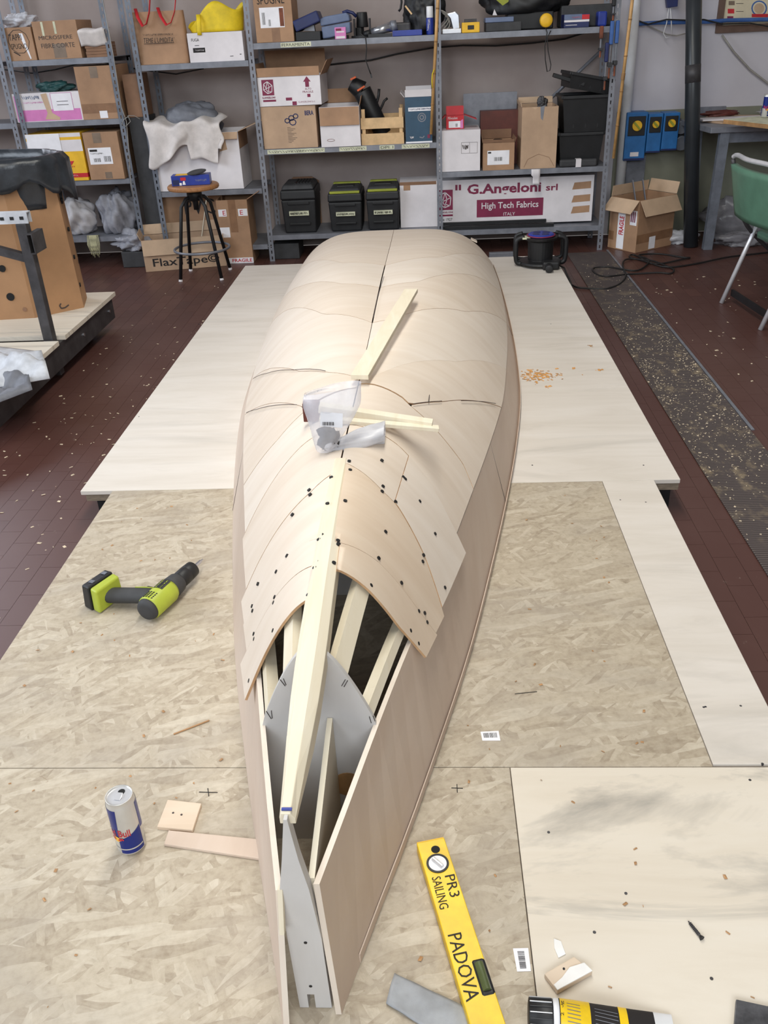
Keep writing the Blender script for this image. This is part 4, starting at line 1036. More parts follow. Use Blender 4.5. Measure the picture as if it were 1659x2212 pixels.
c.poly('front', [(.79, .98), (.85, .80), (.82, .80), (.82, .62), (.76, .62), (.76, .80), (.73, .80)], 'maroon', 'arrow'); c.txt('front', 'ALTO', .75, .85, .52, .59, 'maroon'); c.txt('front', 'FRAGILE', .71, .88, .42, .49, 'maroon'); c.dec('front', .78, .83, .27, .38, 'maroon', 'print_mark')
c.dec('front', .43, .53, .18, .28, 'maroon', 'print_mark'); c.dec('front', .53, .60, .01, .14, 'maroon', 'print_mark'); c.txt('front', 'G.ANGELONI S.r.l.', .63, .90, .09, .14, 'maroon')
cx, w, h = px(695, 780, 322, 236, Y0-.02)
c = Carton('printed_box', 'white box with brown folded flap beside the wooden crate', cx, Y0-.02, ZB+.001, w, .34, h, 'white_card', open_={'front': (174, h*.46), 'back': (10, .09), 'right': (15, .06)}, inner='card', group='boxes on the middle shelf')
c.line('front', [(.25+.06*math.cos(i/10*6.28)*1.6, .17+.03*math.sin(i/10*6.28)) for i in range(10)], .002, 'rust', closed=True)
cr0, cr1 = P(782, 318, y=Y0), P(873, 312, y=Y0)
ck = thing('wooden_crate', 'slatted pale wooden fruit crate holding the black blower', 'crate', ((cr0.x+cr1.x)/2, Y0+.16, ZB)); ORG[ck.name] = Vector(((cr0.x+cr1.x)/2, Y0+.16, ZB))
zz1 = P(825, 254, y=Y0).z; hh = zz1-ZB
for yy in (Y0, Y0+.31):
    for a, b2 in ((.001, .42), (.60, 1.0)): MB().box(cr0.x, cr1.x, yy, yy+.006, ZB+hh*a, ZB+hh*b2).build('slat', 'wood_crate', ck)
for xx in (cr0.x, cr1.x-.006):
    for a, b2 in ((.02, .42), (.60, 1.0)): MB().box(xx, xx+.006, Y0+.008, Y0+.308, ZB+hh*a, ZB+hh*b2).build('slat', 'wood_crate', ck)
for xx in (cr0.x+.007, cr1.x-.029):
    for yy in (Y0+.007, Y0+.288): MB().box(xx, xx+.022, yy, yy+.022, ZB+.001, ZB+hh*1.32).build('corner_post', 'wood_crate', ck)
MB().box(cr0.x+.007, cr1.x-.007, Y0+.007, Y0+.309, ZB+.0005, ZB+.001).build('base', 'wood_crate', ck)
# blower
bl = thing('leaf_blower', 'black cordless blower with orange clips standing in the wooden crate', 'blower', P(815, 290, y=SF+.16)); ORG[bl.name] = Vector(bl.location)
A_, B_, C_ = P(828, 290, y=SF+.16), P(782, 196, y=SF+.16), P(758, 180, y=SF+.16)
A_.z = max(A_.z, ZB+.02)
MB().cyl(A_, B_, .058, .062, 18).cyl(B_, C_, .062, .045, 18).build('housing', 'black', bl, smooth=True, bevel=.004)
for a, c2 in (((757, 172), (769, 166)), ((772, 196), (788, 186))): MB().obox(P(*a, y=SF+.088), P(*c2, y=SF+.088), .012, .022, up=(0, -1, 0)).build('clip', 'orange', bl, bevel=.002)
MB().tube([P(806, 235, y=SF+.16), P(814, 222, y=SF+.16), P(818, 206, y=SF+.16), P(819, 192, y=SF+.16)], .009, 8).build('handle', 'black', bl, smooth=True); MB().tube([P(815, 250, y=SF+.16), P(824, 232, y=SF+.16), P(830, 218, y=SF+.16), P(837, 212, y=SF+.16)], .008, 8).build('handle', 'black', bl, smooth=True)
cx, w, h = px(877, 934, 312, 213, Y0)
c = Carton('printed_box', 'dark blue carton with torn white top and round seal', cx, Y0, ZB+.001, w, .30, h, 'teal_card', open_={'front': (4, .045), 'left': (40, .04), 'back': (5, .05)}, inner='white_card', group='boxes on the middle shelf')
c.dec('front', .12, 1, .70, .78, 'paper', 'title_panel'); c.scr('front', .15, .97, .72, .765, 'navy', 18, .002)
c.line('front', [(.62+.14*math.cos(i/18*6.28), .56+.09*math.sin(i/18*6.28)) for i in range(18)], .006, 'steel_grey', 'seal_ring', closed=True); c.line('front', [(.62+.07*math.cos(i/9*6.28), .56+.045*math.sin(i/9*6.28)) for i in range(9)], .008, 'steel_grey', 'seal_ring', closed=True)
c.dec('front', 0, 1, 0, .035, 'paper', 'white_edge'); c.scr('front', .16, .30, .09, .16, 'white_card', 4); c.line('front', [(.52, .13), (.64, .11), (.70, .15)], .006, 'steel_grey'); c.dec('front', .82, .92, .10, .18, 'maroon', 'print_mark')

# ---- main unit, middle right bay
cx, w, h = px(945, 1037, 372, 283, Y0)
hW = h
c = Carton('cardboard_box', 'plain white box under the small red box', cx, Y0, ZB2+.001, w, .30, h, 'white_card'); cxw = cx
c.scr('front', .58, .72, .52, .66, 'pencil', 4); c.line('front', [(.56, .44), (.93, .44), (.93, .70), (.56, .70)], .0015, 'pencil', closed=True); c.line('front', [(.75, .44), (.75, .70)], .0015, 'pencil')
cx, w, h = px(964, 1002, 276, 246, SF+.08)
c = Carton('tool_carton', 'small red tool box with open flaps on the white box', cx, SF+.08, ZB2+hW+.002, w, .12, h, 'red', open_={'front': (-4, .055), 'right': (110, .09), 'left': (130, .05), 'back': (20, .05)}, inner='red')
c.txt('front', 'Milwaukee', .1, .64, .70, .90, 'white_card', tiltv=.01); c.dec('front', .14, .80, .10, .58, 'paper', 'label'); c.bars('front', .52, .66, .16, .4, 6); c.poly('front', [(.82, .6), (.95, .7), (.95, .05), (.8, .05)], 'pink', 'torn_tape')
cx, w, h = px(1043, 1110, 369, 310, Y0-.01)
c = Carton('cardboard_box', 'small open brown box with shipping label between white and tall boxes', cx, Y0-.01, ZB2+.001, w, .24, h, 'card', open_={'front': (8, .02), 'left': (10, .05), 'back': (5, .06), 'right': (15, .03)}, inner='card_dark')
c.dec('front', .14, .84, .20, .72, 'paper', 'shipping_label'); c.bars('front', .36, .62, .34, .48, 14); c.dec('front', .16, .26, .62, .68, 'ink', 'print_mark', .0012)
o = MB().lathe([(.028, 0), (.034, .012), (.030, .024)], (cx+.0, Y0+.09, ZB2+h-.012), 20).build('tape_roll', 'black', smooth=True); tag(o, 'black tape roll inside the small open brown box', 'tape')
cx, w, h = px(1124, 1200, 365, 232, Y0-.01)
c = Carton('cardboard_box', 'tall plain brown box with torn top beside the black crates', cx, Y0-.01, ZB2+.001, w, .30, h, 'card_light', rz=.0, open_={'back': (10, .04), 'left': (14, .03)}, inner='card_pale')
c.poly('front', [(.25, 1), (.45, 1), (.36, .96)], 'card_pale', 'torn_patch'); c.line('front', [(.1, .03), (.2, .16), (.5, .24), (.8, .18), (.95, .03)], .002, 'card_dark', 'crease'); c.poly('front', [(.5, 1.0), (.62, 1.02), (.58, .78), (.52, .82)], 'steel_grey', 'tape_scrap')
o = blob('brush_head', (cx+.02, Y0+.05, ZB2+h-.02), (.03, .03, .04), 'steel_dark', 9, .3); tag(o, 'grey rag sticking out of the tall brown box', 'rag')
o = MB().box(P(1040, 0, y=SF+.30).x, P(1130, 0, y=SF+.30).x, SF+.27, SF+.36, ZB2+.001, P(1080, 238, y=SF+.30).z).build('brown_board', 'red_brown'); tag(o, 'dark brown board standing behind the small open box', 'board')
o = MB().box(P(1000, 0, y=6.78).x, P(1120, 0, y=6.78).x, SF+.385, SF+.397, ZB2+.03, P(1060, 200, y=6.69).z).build('grey_sheet', 'steel_grey'); tag(o, 'pale grey sheet leaning against the wall behind the boxes', 'sheet')
def bin_(name, label, p0, p1, pb_, pt_, yf, d, z, taper=.86, rim=True):
    cx, w, h = px(p0, p1, pb_, pt_, yf); t = thing(name, label, 'crate', (cx, yf+d/2, z)); ORG[t.name] = Vector(); W, D = w/2, d/2; s = taper
    b = MB(); b.add([(-W*s, -D*s, .001), (W*s, -D*s, .001), (W*s, D*s, .001), (-W*s, D*s, .001), (-W, -D, h), (W, -D, h), (W, D, h), (-W, D, h)], [(0, 3, 2, 1), (0, 1, 5, 4), (1, 2, 6, 5), (2, 3, 7, 6), (3, 0, 4, 7)])
    b.build('body', 'black', t, local=True, solid=.004)
    b = MB()
    for p0_, p1_ in (((-W, -D), (W, -D)), ((W, -D), (W, D)), ((W, D), (-W, D)), ((-W, D), (-W, -D))): b.obox((*p0_, h), (*p1_, h), .022, .02)
    b.build('rim', 'black_rubber', t, local=True, bevel=.004)
    for i in range(3): MB().box(-W*.5+i*W*.5-.004, -W*.5+i*W*.5+.004, -D*(s+.04), -D*(s-.02), h*.12, h*.7).build('rib', 'black', t, local=True)
    return t, cx, h
t1, bxx, hb = bin_('plastic_crate', 'lower black plastic crate of the stack beside the shelf post', 1206, 1300, 345, 275, SF+.04, .30, ZB2)
t2, bxx2, hb2 = bin_('plastic_crate', 'upper black plastic crate of the stack beside the shelf post', 1214, 1318, 262, 185, SF+.02, .30, ZB2+hb+.012)
zt2 = ZB2+hb+.012+hb2
t3, _, _ = bin_('plastic_tray', 'black plastic tray lying tilted on the upper black crate', 1222, 1318, 182, 150, SF+.03, .26, zt2+.03, .92); t3.rotation_euler = (0, .20, .1)
o = MB().obox(P(1195, 162, y=SF+.06), P(1262, 182, y=SF+.06), .06, .025).build('black_cover', 'black', bevel=.004); tag(o, 'black lid jutting out left of the tilted tray', 'lid')
cx, w, h = px(1208, 1288, 366, 348, SF+.01)
o = MB().box(cx-w/2, cx+w/2, SF-.005, SF+.036, ZB2+.001, ZB2+.05); o = o.build('flat_case', 'charcoal', bevel=.012, seg=3); MB().box(cx-.018, cx+.018, SF-.0065, SF+.037, ZB2+.0005, ZB2+.0515).build('tape_band', 'white_card', o); tag(o, 'flat dark case with white tape band on the shelf edge', 'case')
b = MB(); x0 = P(1148, 366, y=SF-.004).x; x1 = P(1167, 366, y=SF-.004).x
b.grid(lambda u, v: Vector((x0+(x1-x0)*(u if v < .4 else .2+.8*u), SF-.003-.006*math.sin(6*v), ZB2-.002-.098*v)), 4, 8)
o = b.build('face_mask', 'white_card', smooth=True, solid=.002); tag(o, 'pale disposable mask hanging from the right shelf edge', 'mask')

# ---- top shelf, left bay
cx, w, h = px(555, 636, 90, -30, Y0)
c = Carton('cardboard_box', 'brown box marked SPUGNE on the top shelf', cx, Y0, ZA+.001, w, .30, h, 'card')
c.dec('front', .14, .78, .27, .64, 'paper', 'label'); c.dec('front', .66, .77, .29, .62, 'rust', 'print_mark', .0012); c.bars('front', .2, .28, .33, .55, 5); c.bars('front', .36, .42, .30, .42, 4); c.dec('front', .42, .64, .0, .26, 'tape_brown', 'tape'); c.txt('front', 'SPUGNE', .1, .82, .70, .84, 'ink')
cx, w, h = px(640, 693, 88, 68, Y0)
o = MB().box(cx-w/2, cx+w/2, Y0, Y0+.2, ZA+.001, ZA+h).build('parts_tray', 'black', bevel=.003); tag(o, 'black tray beside the SPUGNE box on the top shelf', 'tray')
o = MB().obox(P(640, 58, y=SF+.12), P(692, 34, y=SF+.12), .22, .065).build('blue_case', 'navy', bevel=.008); tag(o, 'dark blue case lid tilted over the black tray', 'case')
o = MB().prism([P(*a, y=SF+.05) for a in ((655, 66), (668, 54), (678, 54), (680, 67))], (0, .06, 0)).build('grey_part', 'steel_grey'); tag(o, 'small grey part sticking out of the blue case', 'part')
tc = thing('tool_case', 'blue-grey plastic tool case lying on the top shelf', 'case', P(725, 86, y=SF+.12)); ORG[tc.name] = Vector(tc.location)
def ppoly(l, y, e): return MB().prism([P(*a, y=y) for a in l], (0, e, 0))
ppoly([(694, 58), (756, 47), (757, 70), (712, 82), (697, 84)], SF+.03, .2).build('case_bottom', 'blue_grey', tc, bevel=.008, seg=3); ppoly([(690, 42), (700, 36), (748, 27), (754, 33), (756, 45), (693, 57)], SF+.03, .2).build('case_lid', 'blue_grey', tc, bevel=.008, seg=3)
MB().box(P(698, 80, y=SF+.06).x, P(750, 80, y=SF+.06).x, SF+.05, SF+.2, ZA+.0005, ZA+.02).build('foot', 'charcoal', tc); MB().tube([P(*a, y=SF+.13) for a in ((740, 28), (750, 24), (762, 28), (770, 36))], .01, 8).build('handle', 'navy', tc, smooth=True)
cx, w, h = px(724, 748, 80, 62, SF+.02)
c = Carton('small_carton', 'small pink and white carton in front of the blue-grey tool case', cx, SF+.008, ZA+.001, w, .018, h+.02, 'pink'); c.dec('front', .1, .9, .05, .25, 'white_card', 'print_panel'); c.dec('front', .15, .85, .55, .68, 'white_card', 'print_panel'); c.dec('front', .1, .6, .7, .9, 'maroon', 'print_panel')
rt = thing('router_tool', 'black upright router with trailing cord on the top shelf', 'power tool', P(782, 84, y=SF+.14)); ORG[rt.name] = Vector(rt.location)
q = P(783, 60, y=SF+.14)
MB().cyl((q.x, q.y, ZA+.06), (q.x, q.y, P(783, 26, y=SF+.14).z), .040, .034, 16).build('motor', 'black', rt, smooth=True, bevel=.004); MB().cyl((q.x, q.y, ZA+.002), (q.x, q.y, ZA+.014), .075, n=20).build('base', 'charcoal', rt); 
MB().cyl((q.x-.05, q.y-.02, ZA+.014), (q.x-.05, q.y-.02, ZA+.11), .007).build('guide_post', 'steel_dark', rt); MB().cyl((q.x+.05, q.y-.02, ZA+.014), (q.x+.05, q.y-.02, ZA+.11), .007).build('guide_post', 'steel_dark', rt); MB().cyl((q.x-.02, q.y, ZA+.014), (q.x-.02, q.y, ZA+.06), .03).build('collet', 'black', rt)
pts = [P(*a, y=SF-.012) for a in ((776, 70), (790, 82), (792, 105), (790, 130), (797, 150), (801, 160))]
MB().tube(pts, .004, 6).build('cord', 'cord_black', rt, smooth=True); MB().obox(pts[-1], pts[-1]+Vector((.004, 0, -.022)), .010, .010, up=(0, -1, 0)).build('plug', 'charcoal', rt)
gt = thing('angle_polisher', 'shiny chrome-bodied power tool lying on the top shelf', 'power tool', P(830, 82, y=SF+.1)); ORG[gt.name] = Vector(gt.location)
A_, B_ = P(802, 70, y=SF+.08), P(846, 57, y=SF+.08)
MB().cyl(A_, B_, .022, .030, 16).build('body', 'silver', gt, smooth=True); MB().cyl(B_, B_+(B_-A_).normalized()*.035, .034, .028, 16).build('head', 'steel_grey', gt, smooth=True); MB().cyl(A_-(B_-A_).normalized()*.05, A_, .018, .02, 12).build('handle', 'black', gt, smooth=True)
MB().box(A_.x-.02, B_.x, SF+.06, SF+.10, ZA+.001, ZA+.02).build('rest', 'charcoal', gt)
gb = MB().box(P(848, 70, y=SF+.16).x, P(888, 70, y=SF+.16).x, SF+.12, SF+.22, ZA+.001, P(868, 48, y=SF+.16).z).build('grey_tool', 'steel_dark', bevel=.012, seg=3); tag(gb, 'dull grey tool body behind the flat blue box', 'power tool')
cx, w, h = px(848, 912, 77, 64, Y0)
o = MB().box(cx-w/2, cx+w/2, Y0-.004, Y0+.08, ZA+.001, ZA+h).build('flat_box', 'blue', bevel=.003); tag(o, 'flat dark blue box at the front of the top shelf', 'box')
bgk = blob('tool_bag', P(915, 50, y=SF+.2)-Vector((0, 0, .12)), (.12, .1, .16), 'black', 12, .2, 1.8, ridge=.08); tag(bgk, 'slumped black tool bag behind the spray can', 'bag'); bgk.location.z = ZA+.002
st2 = MB().tube([P(*a, y=SF+.07) for a in ((866, 8), (868, 26), (866, 40), (862, 46))], .014, 8, flat=.5).build('strap', 'black', bgk, smooth=True)
MB().obox(P(876, 34, y=SF+.07), P(890, 52, y=SF+.07), .008, .01).build('strip', 'wood_crate', bgk)
cx, w, h = px(921, 937, 74, 12, SF+.03)
sp = thing('spray_can', 'spray can with white cap beside the bamboo pole', 'can', (cx, SF+.05, ZA)); r_ = w/2
MB().lathe([(r_*.95, .001), (r_, .006), (r_, h*.58), (r_*.92, h*.60)], (cx, SF+.05, ZA), 20).build('body', 'blue', sp, smooth=True)
MB().lathe([(r_*.90, h*.60), (r_*.92, h*.62), (r_*.9, h*.98), (r_*.84, h)], (cx, SF+.05, ZA), 20).build('cap', 'white_plastic', sp, smooth=True)
scrawl((cx-.008, SF+.05-r_-.001, ZA+.02), (cx+.004, SF+.05-r_-.001, ZA+h*.52), (cx-.022, SF+.05-r_-.001, ZA+.026), 'white_card', sp, local=False, n=8, name='print_mark')

# ---- top shelf, right bay
sd = thing('jigsaw', 'silver corded sander wrapped in its grey cable', 'power tool', P(970, 70, y=SF+.06)); ORG[sd.name] = Vector(sd.location)
ppoly([(962, 30), (984, 24), (992, 32), (994, 62), (978, 64), (972, 40)], SF+.05, .05).build('body', 'silver', sd, bevel=.006, seg=3); MB().box(P(955, 0, y=SF+.06).x, P(996, 0, y=SF+.06).x, SF+.03, SF+.11, ZA+.001, ZA+.028).build('base_plate', 'bright_metal', sd, bevel=.003); ppoly([(960, 36), (974, 42), (978, 58), (962, 60)], SF+.06, .03).build('grip', 'black', sd)
for k in range(3): MB().tube([P(950+k*3+16*(1-math.cos(i/10*6.28))*.5+(6-3*k)*math.sin(i/10*6.28), 22+k*3+22*(1-math.cos(i/10*3.14)), y=SF+.03+.004*k) for i in range(11)], .0042, 6).build('cable_loop', 'cord_grey', sd, smooth=True)
cx, w, h = px(998, 1036, 73, 50, Y0)
yb2 = thing('yellow_case', 'small yellow plastic case with black clasp on the top shelf', 'case', (cx, Y0+.05, ZA)); ORG[yb2.name] = Vector(yb2.location)
MB().box(cx-w/2, cx+w/2, Y0, Y0+.1, ZA+.001, ZA+h).build('body', 'yellow_card', yb2, bevel=.004, seg=3); MB().box(cx-w*.18, cx+w*.18, Y0-.003, Y0, ZA+h*.32, ZA+h*.72).build('clasp', 'black', yb2, bevel=.002); MB().box(cx-w*.34, cx+w*.34, Y0+.02, Y0+.08, ZA+h, ZA+h*1.32).build('bit_row', 'steel_dark', yb2)
cx, w, h = px(1050, 1126, 68, 48, Y0)
tb2 = thing('toolbox', 'black toolbox with grey lid on the top shelf', 'toolbox', (cx, Y0+.1, ZA)); ORG[tb2.name] = Vector(tb2.location)
MB().box(cx-w/2, cx+w/2, Y0, Y0+.22, ZA+.001, ZA+h).build('body', 'charcoal', tb2, bevel=.004); MB().box(cx-w/2-.004, cx+w*.28, Y0-.004, Y0+.2, ZA+h, ZA+h*1.55).build('lid', 'blue_grey', tb2, bevel=.004)
MB().prism([P(*a, y=SF+.06) for a in ((1064, 33), (1068, 20), (1074, 33))], (0, .01, 0)).build('scraper', 'white_card', tb2)
o = blob('black_bag', P(1130, 40, y=SF+.22), (.28, .12, .12), 'black', 14, .12, 1.4); o.location.z = ZA+.012+.08; tag(o, 'large slumped black bag across the top shelf', 'bag')
o2_ = MB().box(P(1095, 0, y=SF+.2).x, P(1195, 0, y=SF+.2).x, SF+.14, SF+.32, ZA+.001, ZA+.10).build('black_case', 'black', bevel=.008); tag(o2_, 'black case under the slumped black bag', 'case')
o = MB().add([P(1072, 0, y=SF+.07), P(1100, -6, y=SF+.07), P(1098, 4, y=SF+.07), P(1086, 12, y=SF+.07)], [(0, 1, 2, 3)]).build('green_tag', 'olive', solid=.003); tag(o, 'olive cloth corner over the slumped black bag', 'cloth')
rl = thing('cord_reel', 'yellow hand reel of cord with a long black loop hanging below', 'reel', P(1180, 56, y=SF-.02)); ORG[rl.name] = Vector(rl.location)
q = P(1179, 44, y=SF-.0)
MB().lathe([(.012, -.024), (.036, -.022), (.040, -.012), (.030, 0), (.040, .012), (.036, .022), (.012, .024)], (q.x, q.y-.02, q.z), 20, axis='y').build('reel_body', 'yellow_card', rl, smooth=True)
MB().tube([P(*a, y=SF-.018) for a in ((1178, 58), (1182, 70), (1180, 82), (1177, 100), (1178, 130), (1182, 155), (1188, 152), (1190, 140), (1184, 110), (1182, 82), (1190, 66))], .0032, 6).build('cord_loop', 'cord_black', rl, smooth=True)
cx, w, h = px(1218, 1272, 59, 30, Y0)
c = Carton('printed_box', 'blue white and red printed box on the top shelf', cx, Y0, ZA+.001, w, .14, h, 'navy'); c.dec('front', 0, 1, .42, .58, 'white_card', 'white_band'); c.dec('front', .7, 1, .60, .95, 'red', 'red_print'); c.dec('front', 0, .7, .60, 1, 'blue_grey', 'print_panel'); c.scr('front', .3, .66, .68, .84, 'red', 6); c.line('front', [(.06, .2), (.52, .2)], .003, 'white_card')
o = MB().box(P(1212, 0, y=SF+.2).x, P(1330, 0, y=SF+.2).x, SF+.16, SF+.36, ZA+.001, P(1262, 10, y=SF+.2).z).build('grey_case', 'charcoal', bevel=.01, seg=3); tag(o, 'large dark grey case behind the blue printed box', 'case')
o = MB().box(P(1292, 0, y=SF+.1).x, P(1312, 0, y=SF+.1).x, SF+.06, SF+.15, ZA+.001, P(1302, 24, y=SF+.1).z).build('blue_can', 'blue', bevel=.01); tag(o, 'small blue container at the right end of the top shelf', 'container')
# hanging clamps on the right post
xr = XU[2]
def clamp(label, pxs, ptop, pbot, col, seed):
    a = P(pxs, ptop, y=SF-.02); e = P(pxs-3, pbot, y=SF-.02); L = (a.z-e.z)
    t = thing('bar_clamp', label, 'clamp', (a.x, SF-.024, e.z), 0, 'clamps hanging on the right shelf post'); ORG[t.name] = Vector(t.location)
    MB().box(a.x-.004, a.x+.004, SF-.020, SF-.010, e.z, a.z).build('bar', 'steel_grey', t); MB().box(a.x-.011, a.x+.011, SF-.036, SF-.006, a.z-L*.42, a.z).build('grip', col, t, bevel=.005, seg=3)
    MB().box(a.x-.012, a.x+.012, SF-.05, SF-.004, e.z+L*.18, e.z+L*.26).build('jaw', 'charcoal', t, bevel=.003); MB().cyl((a.x, SF-.03, e.z-.01), (a.x, SF-.03, e.z+L*.16), .006).build('screw', 'rust', t)
clamp('bright blue clamp, left of the pair on the right shelf post', 1323, 45, 165, 'hose_blue', 1); clamp('bright blue clamp nearest the bamboo pole on the shelf post', 1335, 44, 160, 'hose_blue', 2)
clamp('dark navy clamp hanging lowest on the right shelf post', 1312, 92, 190, 'navy', 3); clamp('dark rusty clamp hanging by the top shelf end', 1300, 56, 120, 'rust', 4); clamp('black clamp hanging high beside the top shelf', 1327, -6, 40, 'black', 5)
# wall cable behind the shelves, diagonal rod
o = MB().tube([P(*a, y=WALL_Y-.02) for a in ((690, 142), (760, 134), (800, 130), (860, 116), (935, 103), (1000, 98), (1070, 99), (1150, 93), (1220, 84), (1265, 70))], .006, 6).build('wall_cable', 'cord_black', smooth=True); tag(o, 'black cable strung along the wall behind the main shelving', 'cable')
o = MB().tube([P(*a, y=WALL_Y-.02) for a in ((10, 150), (70, 158), (120, 150), (200, 130), (300, 150), (380, 160), (440, 148))], .005, 6).build('wall_cable', 'cord_black', smooth=True); tag(o, 'thin black cable on the wall behind the left shelving', 'cable')
o = MB().tube([P(1180, 222, y=6.70), P(1300, 108, y=6.70)], .011, 8).build('rod', 'steel_grey', smooth=True); tag(o, 'grey rod leaning diagonally behind the black crates', 'rod')

# ================================================================== poles and right-hand wall
def bamboo(label, a, c, y, r=.011):
    A, B = P(*a, y=y), P(*c, y=y); A = A+(A-B).normalized()*.5
    t = thing('bamboo_pole', label, 'pole', B); ORG[t.name] = B.copy()
    MB().cyl(B, A, r*.9, r, 12).build('cane', 'bamboo', t, smooth=True)
    n = 7
    for i in range(1, n):
        q = B.lerp(A, i/n); d = (A-B).normalized()*.004; MB().cyl(q-d, q+d, r*1.10, n=12).build('node', 'bamboo_node', t, smooth=True)
    return t
bamboo('bamboo pole leaning in front of the middle shelf post', (946, 0), (931, 290), SF-.03)
bp2 = bamboo('bamboo pole leaning on the right shelf post', (1366, 0), (1325, 342), SF-.07)
q = P(1347, 165, y=SF-.07); 
MB().cyl(P(1345, 172, y=SF-.07), P(1347, 158, y=SF-.07), .0128, n=12).build('tape_wrap', 'bamboo_node', bp2)
# hook where the middle pole rests
o = MB().tube([P(*a, y=SF-.045) for a in ((938, 150), (934, 160), (933, 175), (934, 190))], .004, 6).build('yellow_rope', 'yellow_bag', smooth=True); tag(o, 'short yellow cord on the middle bamboo pole', 'rope')

wp = MB().cyl((P(1356, 200, y=6.72).x, 6.72, 0.001), (P(1356, 200, y=6.72).x, 6.72, 3.3), .035, n=18).build('drain_pipe', 'white_plastic', smooth=True); tag(wp, 'white vertical pipe on the wall behind the right bamboo pole', 'pipe')
pa, pb_ = P(1499, 0, y=6.45), P(1492, 532, y=6.30)
pb_.z = .001; dirv = (pa-pb_)
bpz = thing('mast_tube', 'tall black tube leaning on the wall beside the workbench', 'tube', pb_); ORG[bpz.name] = pb_.copy()
MB().cyl(pb_, pb_+dirv*1.35, .049, n=24).build('tube', 'pipe_black', bpz, smooth=True)
k0 = (P(1494, 160, y=6.4).z)/dirv.z
MB().cyl(pb_+dirv*(k0-.035), pb_+dirv*(k0+.035), .0498, n=24).build('tape_band', 'steel_dark', bpz, smooth=True)
# switch boxes
for i, (x0, x1, yt, yb_, lb) in enumerate(((1346, 1391, 242, 348, 'largest blue wall switch box, nearest the shelving'), (1394, 1425, 245, 331, 'middle one of the three blue wall switch boxes'), (1427, 1461, 243, 326, 'blue wall switch box nearest the black tube'))):
    Yw = 6.66; A, B = P(x0, yb_, y=Yw), P(x1, yt, y=Yw); A2 = P(x1, yb_, y=Yw)
    t = thing('switch_box', lb, 'switch box', ((A.x+A2.x)/2, Yw+.06, A.z), 0, 'blue switch boxes on the wall'); ORG[t.name] = Vector(t.location)
    xa, xb = A.x, A2.x; z0, z1 = A.z, B.z; hh = z1-z0; w = xb-xa
    MB().box(xa, xb, Yw, WALL_Y-.0005, z0, z1).build('body', 'blue_switch', t, bevel=.006, seg=3); MB().box(xa+w*.10, xb-w*.10, Yw-.006, Yw, z1-hh*.48, z1-hh*.08).build('switch_plate', 'black', t, bevel=.004)
    cxx = (xa+xb)/2; zc = z1-hh*.27; kn = MB().cyl((cxx, Yw-.006, zc), (cxx, Yw-.020, zc), w*.23, n=18).build('knob', 'yellow_card', t, bevel=.002); MB().obox((cxx-w*.16, Yw-.022, zc+w*.16), (cxx+w*.14, Yw-.022, zc-w*.16), .012, .012, up=(0, -1, 0)).build('knob_bar', 'olive', kn)
    MB().box(xa+w*.02, xb-w*.02, Yw-.004, Yw, z0+hh*.01, z0+hh*.05).build('lower_edge', 'navy', t); 
    if i == 0: MB().box(xa+w*.3, xb-w*.3, Yw-.0012, Yw, z0+hh*.09, z0+hh*.18).build('rating_label', 'white_card', t)
for (a, r_, lb) in (((1470, 268), .045, 'upper blue industrial socket half hidden by the black tube'), ((1470, 302), .05, 'lower blue industrial socket half hidden by the black tube')):
    q = P(*a, y=6.72); o = MB().cyl((q.x, WALL_Y-.001, q.z), (q.x, 6.68, q.z-.02), r_*.8, r_, 16).build('wall_socket', 'steel_blue', bevel=.003); tag(o, lb, 'socket')
o = MB().box(P(1380, 0, y=6.78).x, P(1428, 0, y=6.78).x, WALL_Y-.03, WALL_Y-.013, P(1400, 400, y=6.78).z, P(1400, 335, y=6.78).z).build('wall_plate', 'tarp_grey'); tag(o, 'pale grey plate on the wall under the switch boxes', 'plate')
# hose and cables on the wall
o = MB().tube([P(*a, y=6.74) for a in ((1372, 52), (1420, 49), (1480, 48), (1530, 47), (1570, 44), (1659, 42), (1800, 38))], .013, 10).build('air_hose', 'hose_blue', smooth=True); tag(o, 'blue air hose running along the right wall', 'hose')
o = MB().tube([P(*a, y=6.71) for a in ((1376, 44), (1400, 52), (1440, 42), (1490, 44), (1520, 42), (1560, 52), (1620, 50), (1659, 57), (1720, 52))], .005, 6).build('wall_cable', 'cord_black', smooth=True); tag(o, 'black cable looped over the blue hose on the right wall', 'cable')
o = MB().tube([P(*a, y=6.76) for a in ((1375, 45), (1410, 60), (1440, 74), (1462, 77), (1490, 70))], .004, 6).build('wall_cable', 'cord_grey', smooth=True); tag(o, 'grey sagging cable left of the black tube', 'cable')
o = MB().tube([P(*a, y=6.76) for a in ((1560, 76), (1585, 112), (1620, 150), (1659, 180), (1720, 205))], .007, 6).build('wall_cable', 'cord_grey', smooth=True); tag(o, 'thick grey cable curving down the wall below the poster', 'cable')
sk = thing('power_strip', 'blue plug block with two white cables hanging high on the wall', 'plug', P(1452, 16, y=6.74)); ORG[sk.name] = Vector(sk.location)
MB().prism([P(*a, y=6.70) for a in ((1438, -20), (1466, -20), (1464, 14), (1442, 17))], (0, .05, 0)).build('block', 'navy', sk, bevel=.003)
MB().tube([P(*a, y=6.72) for a in ((1445, 16), (1440, 50), (1433, 72), (1438, 82), (1446, 80))], .0035, 6).build('cable', 'white_plastic', sk, smooth=True); MB().tube([P(*a, y=6.72) for a in ((1448, 16), (1450, 45), (1451, 75))], .0035, 6).build('cable', 'white_plastic', sk, smooth=True)
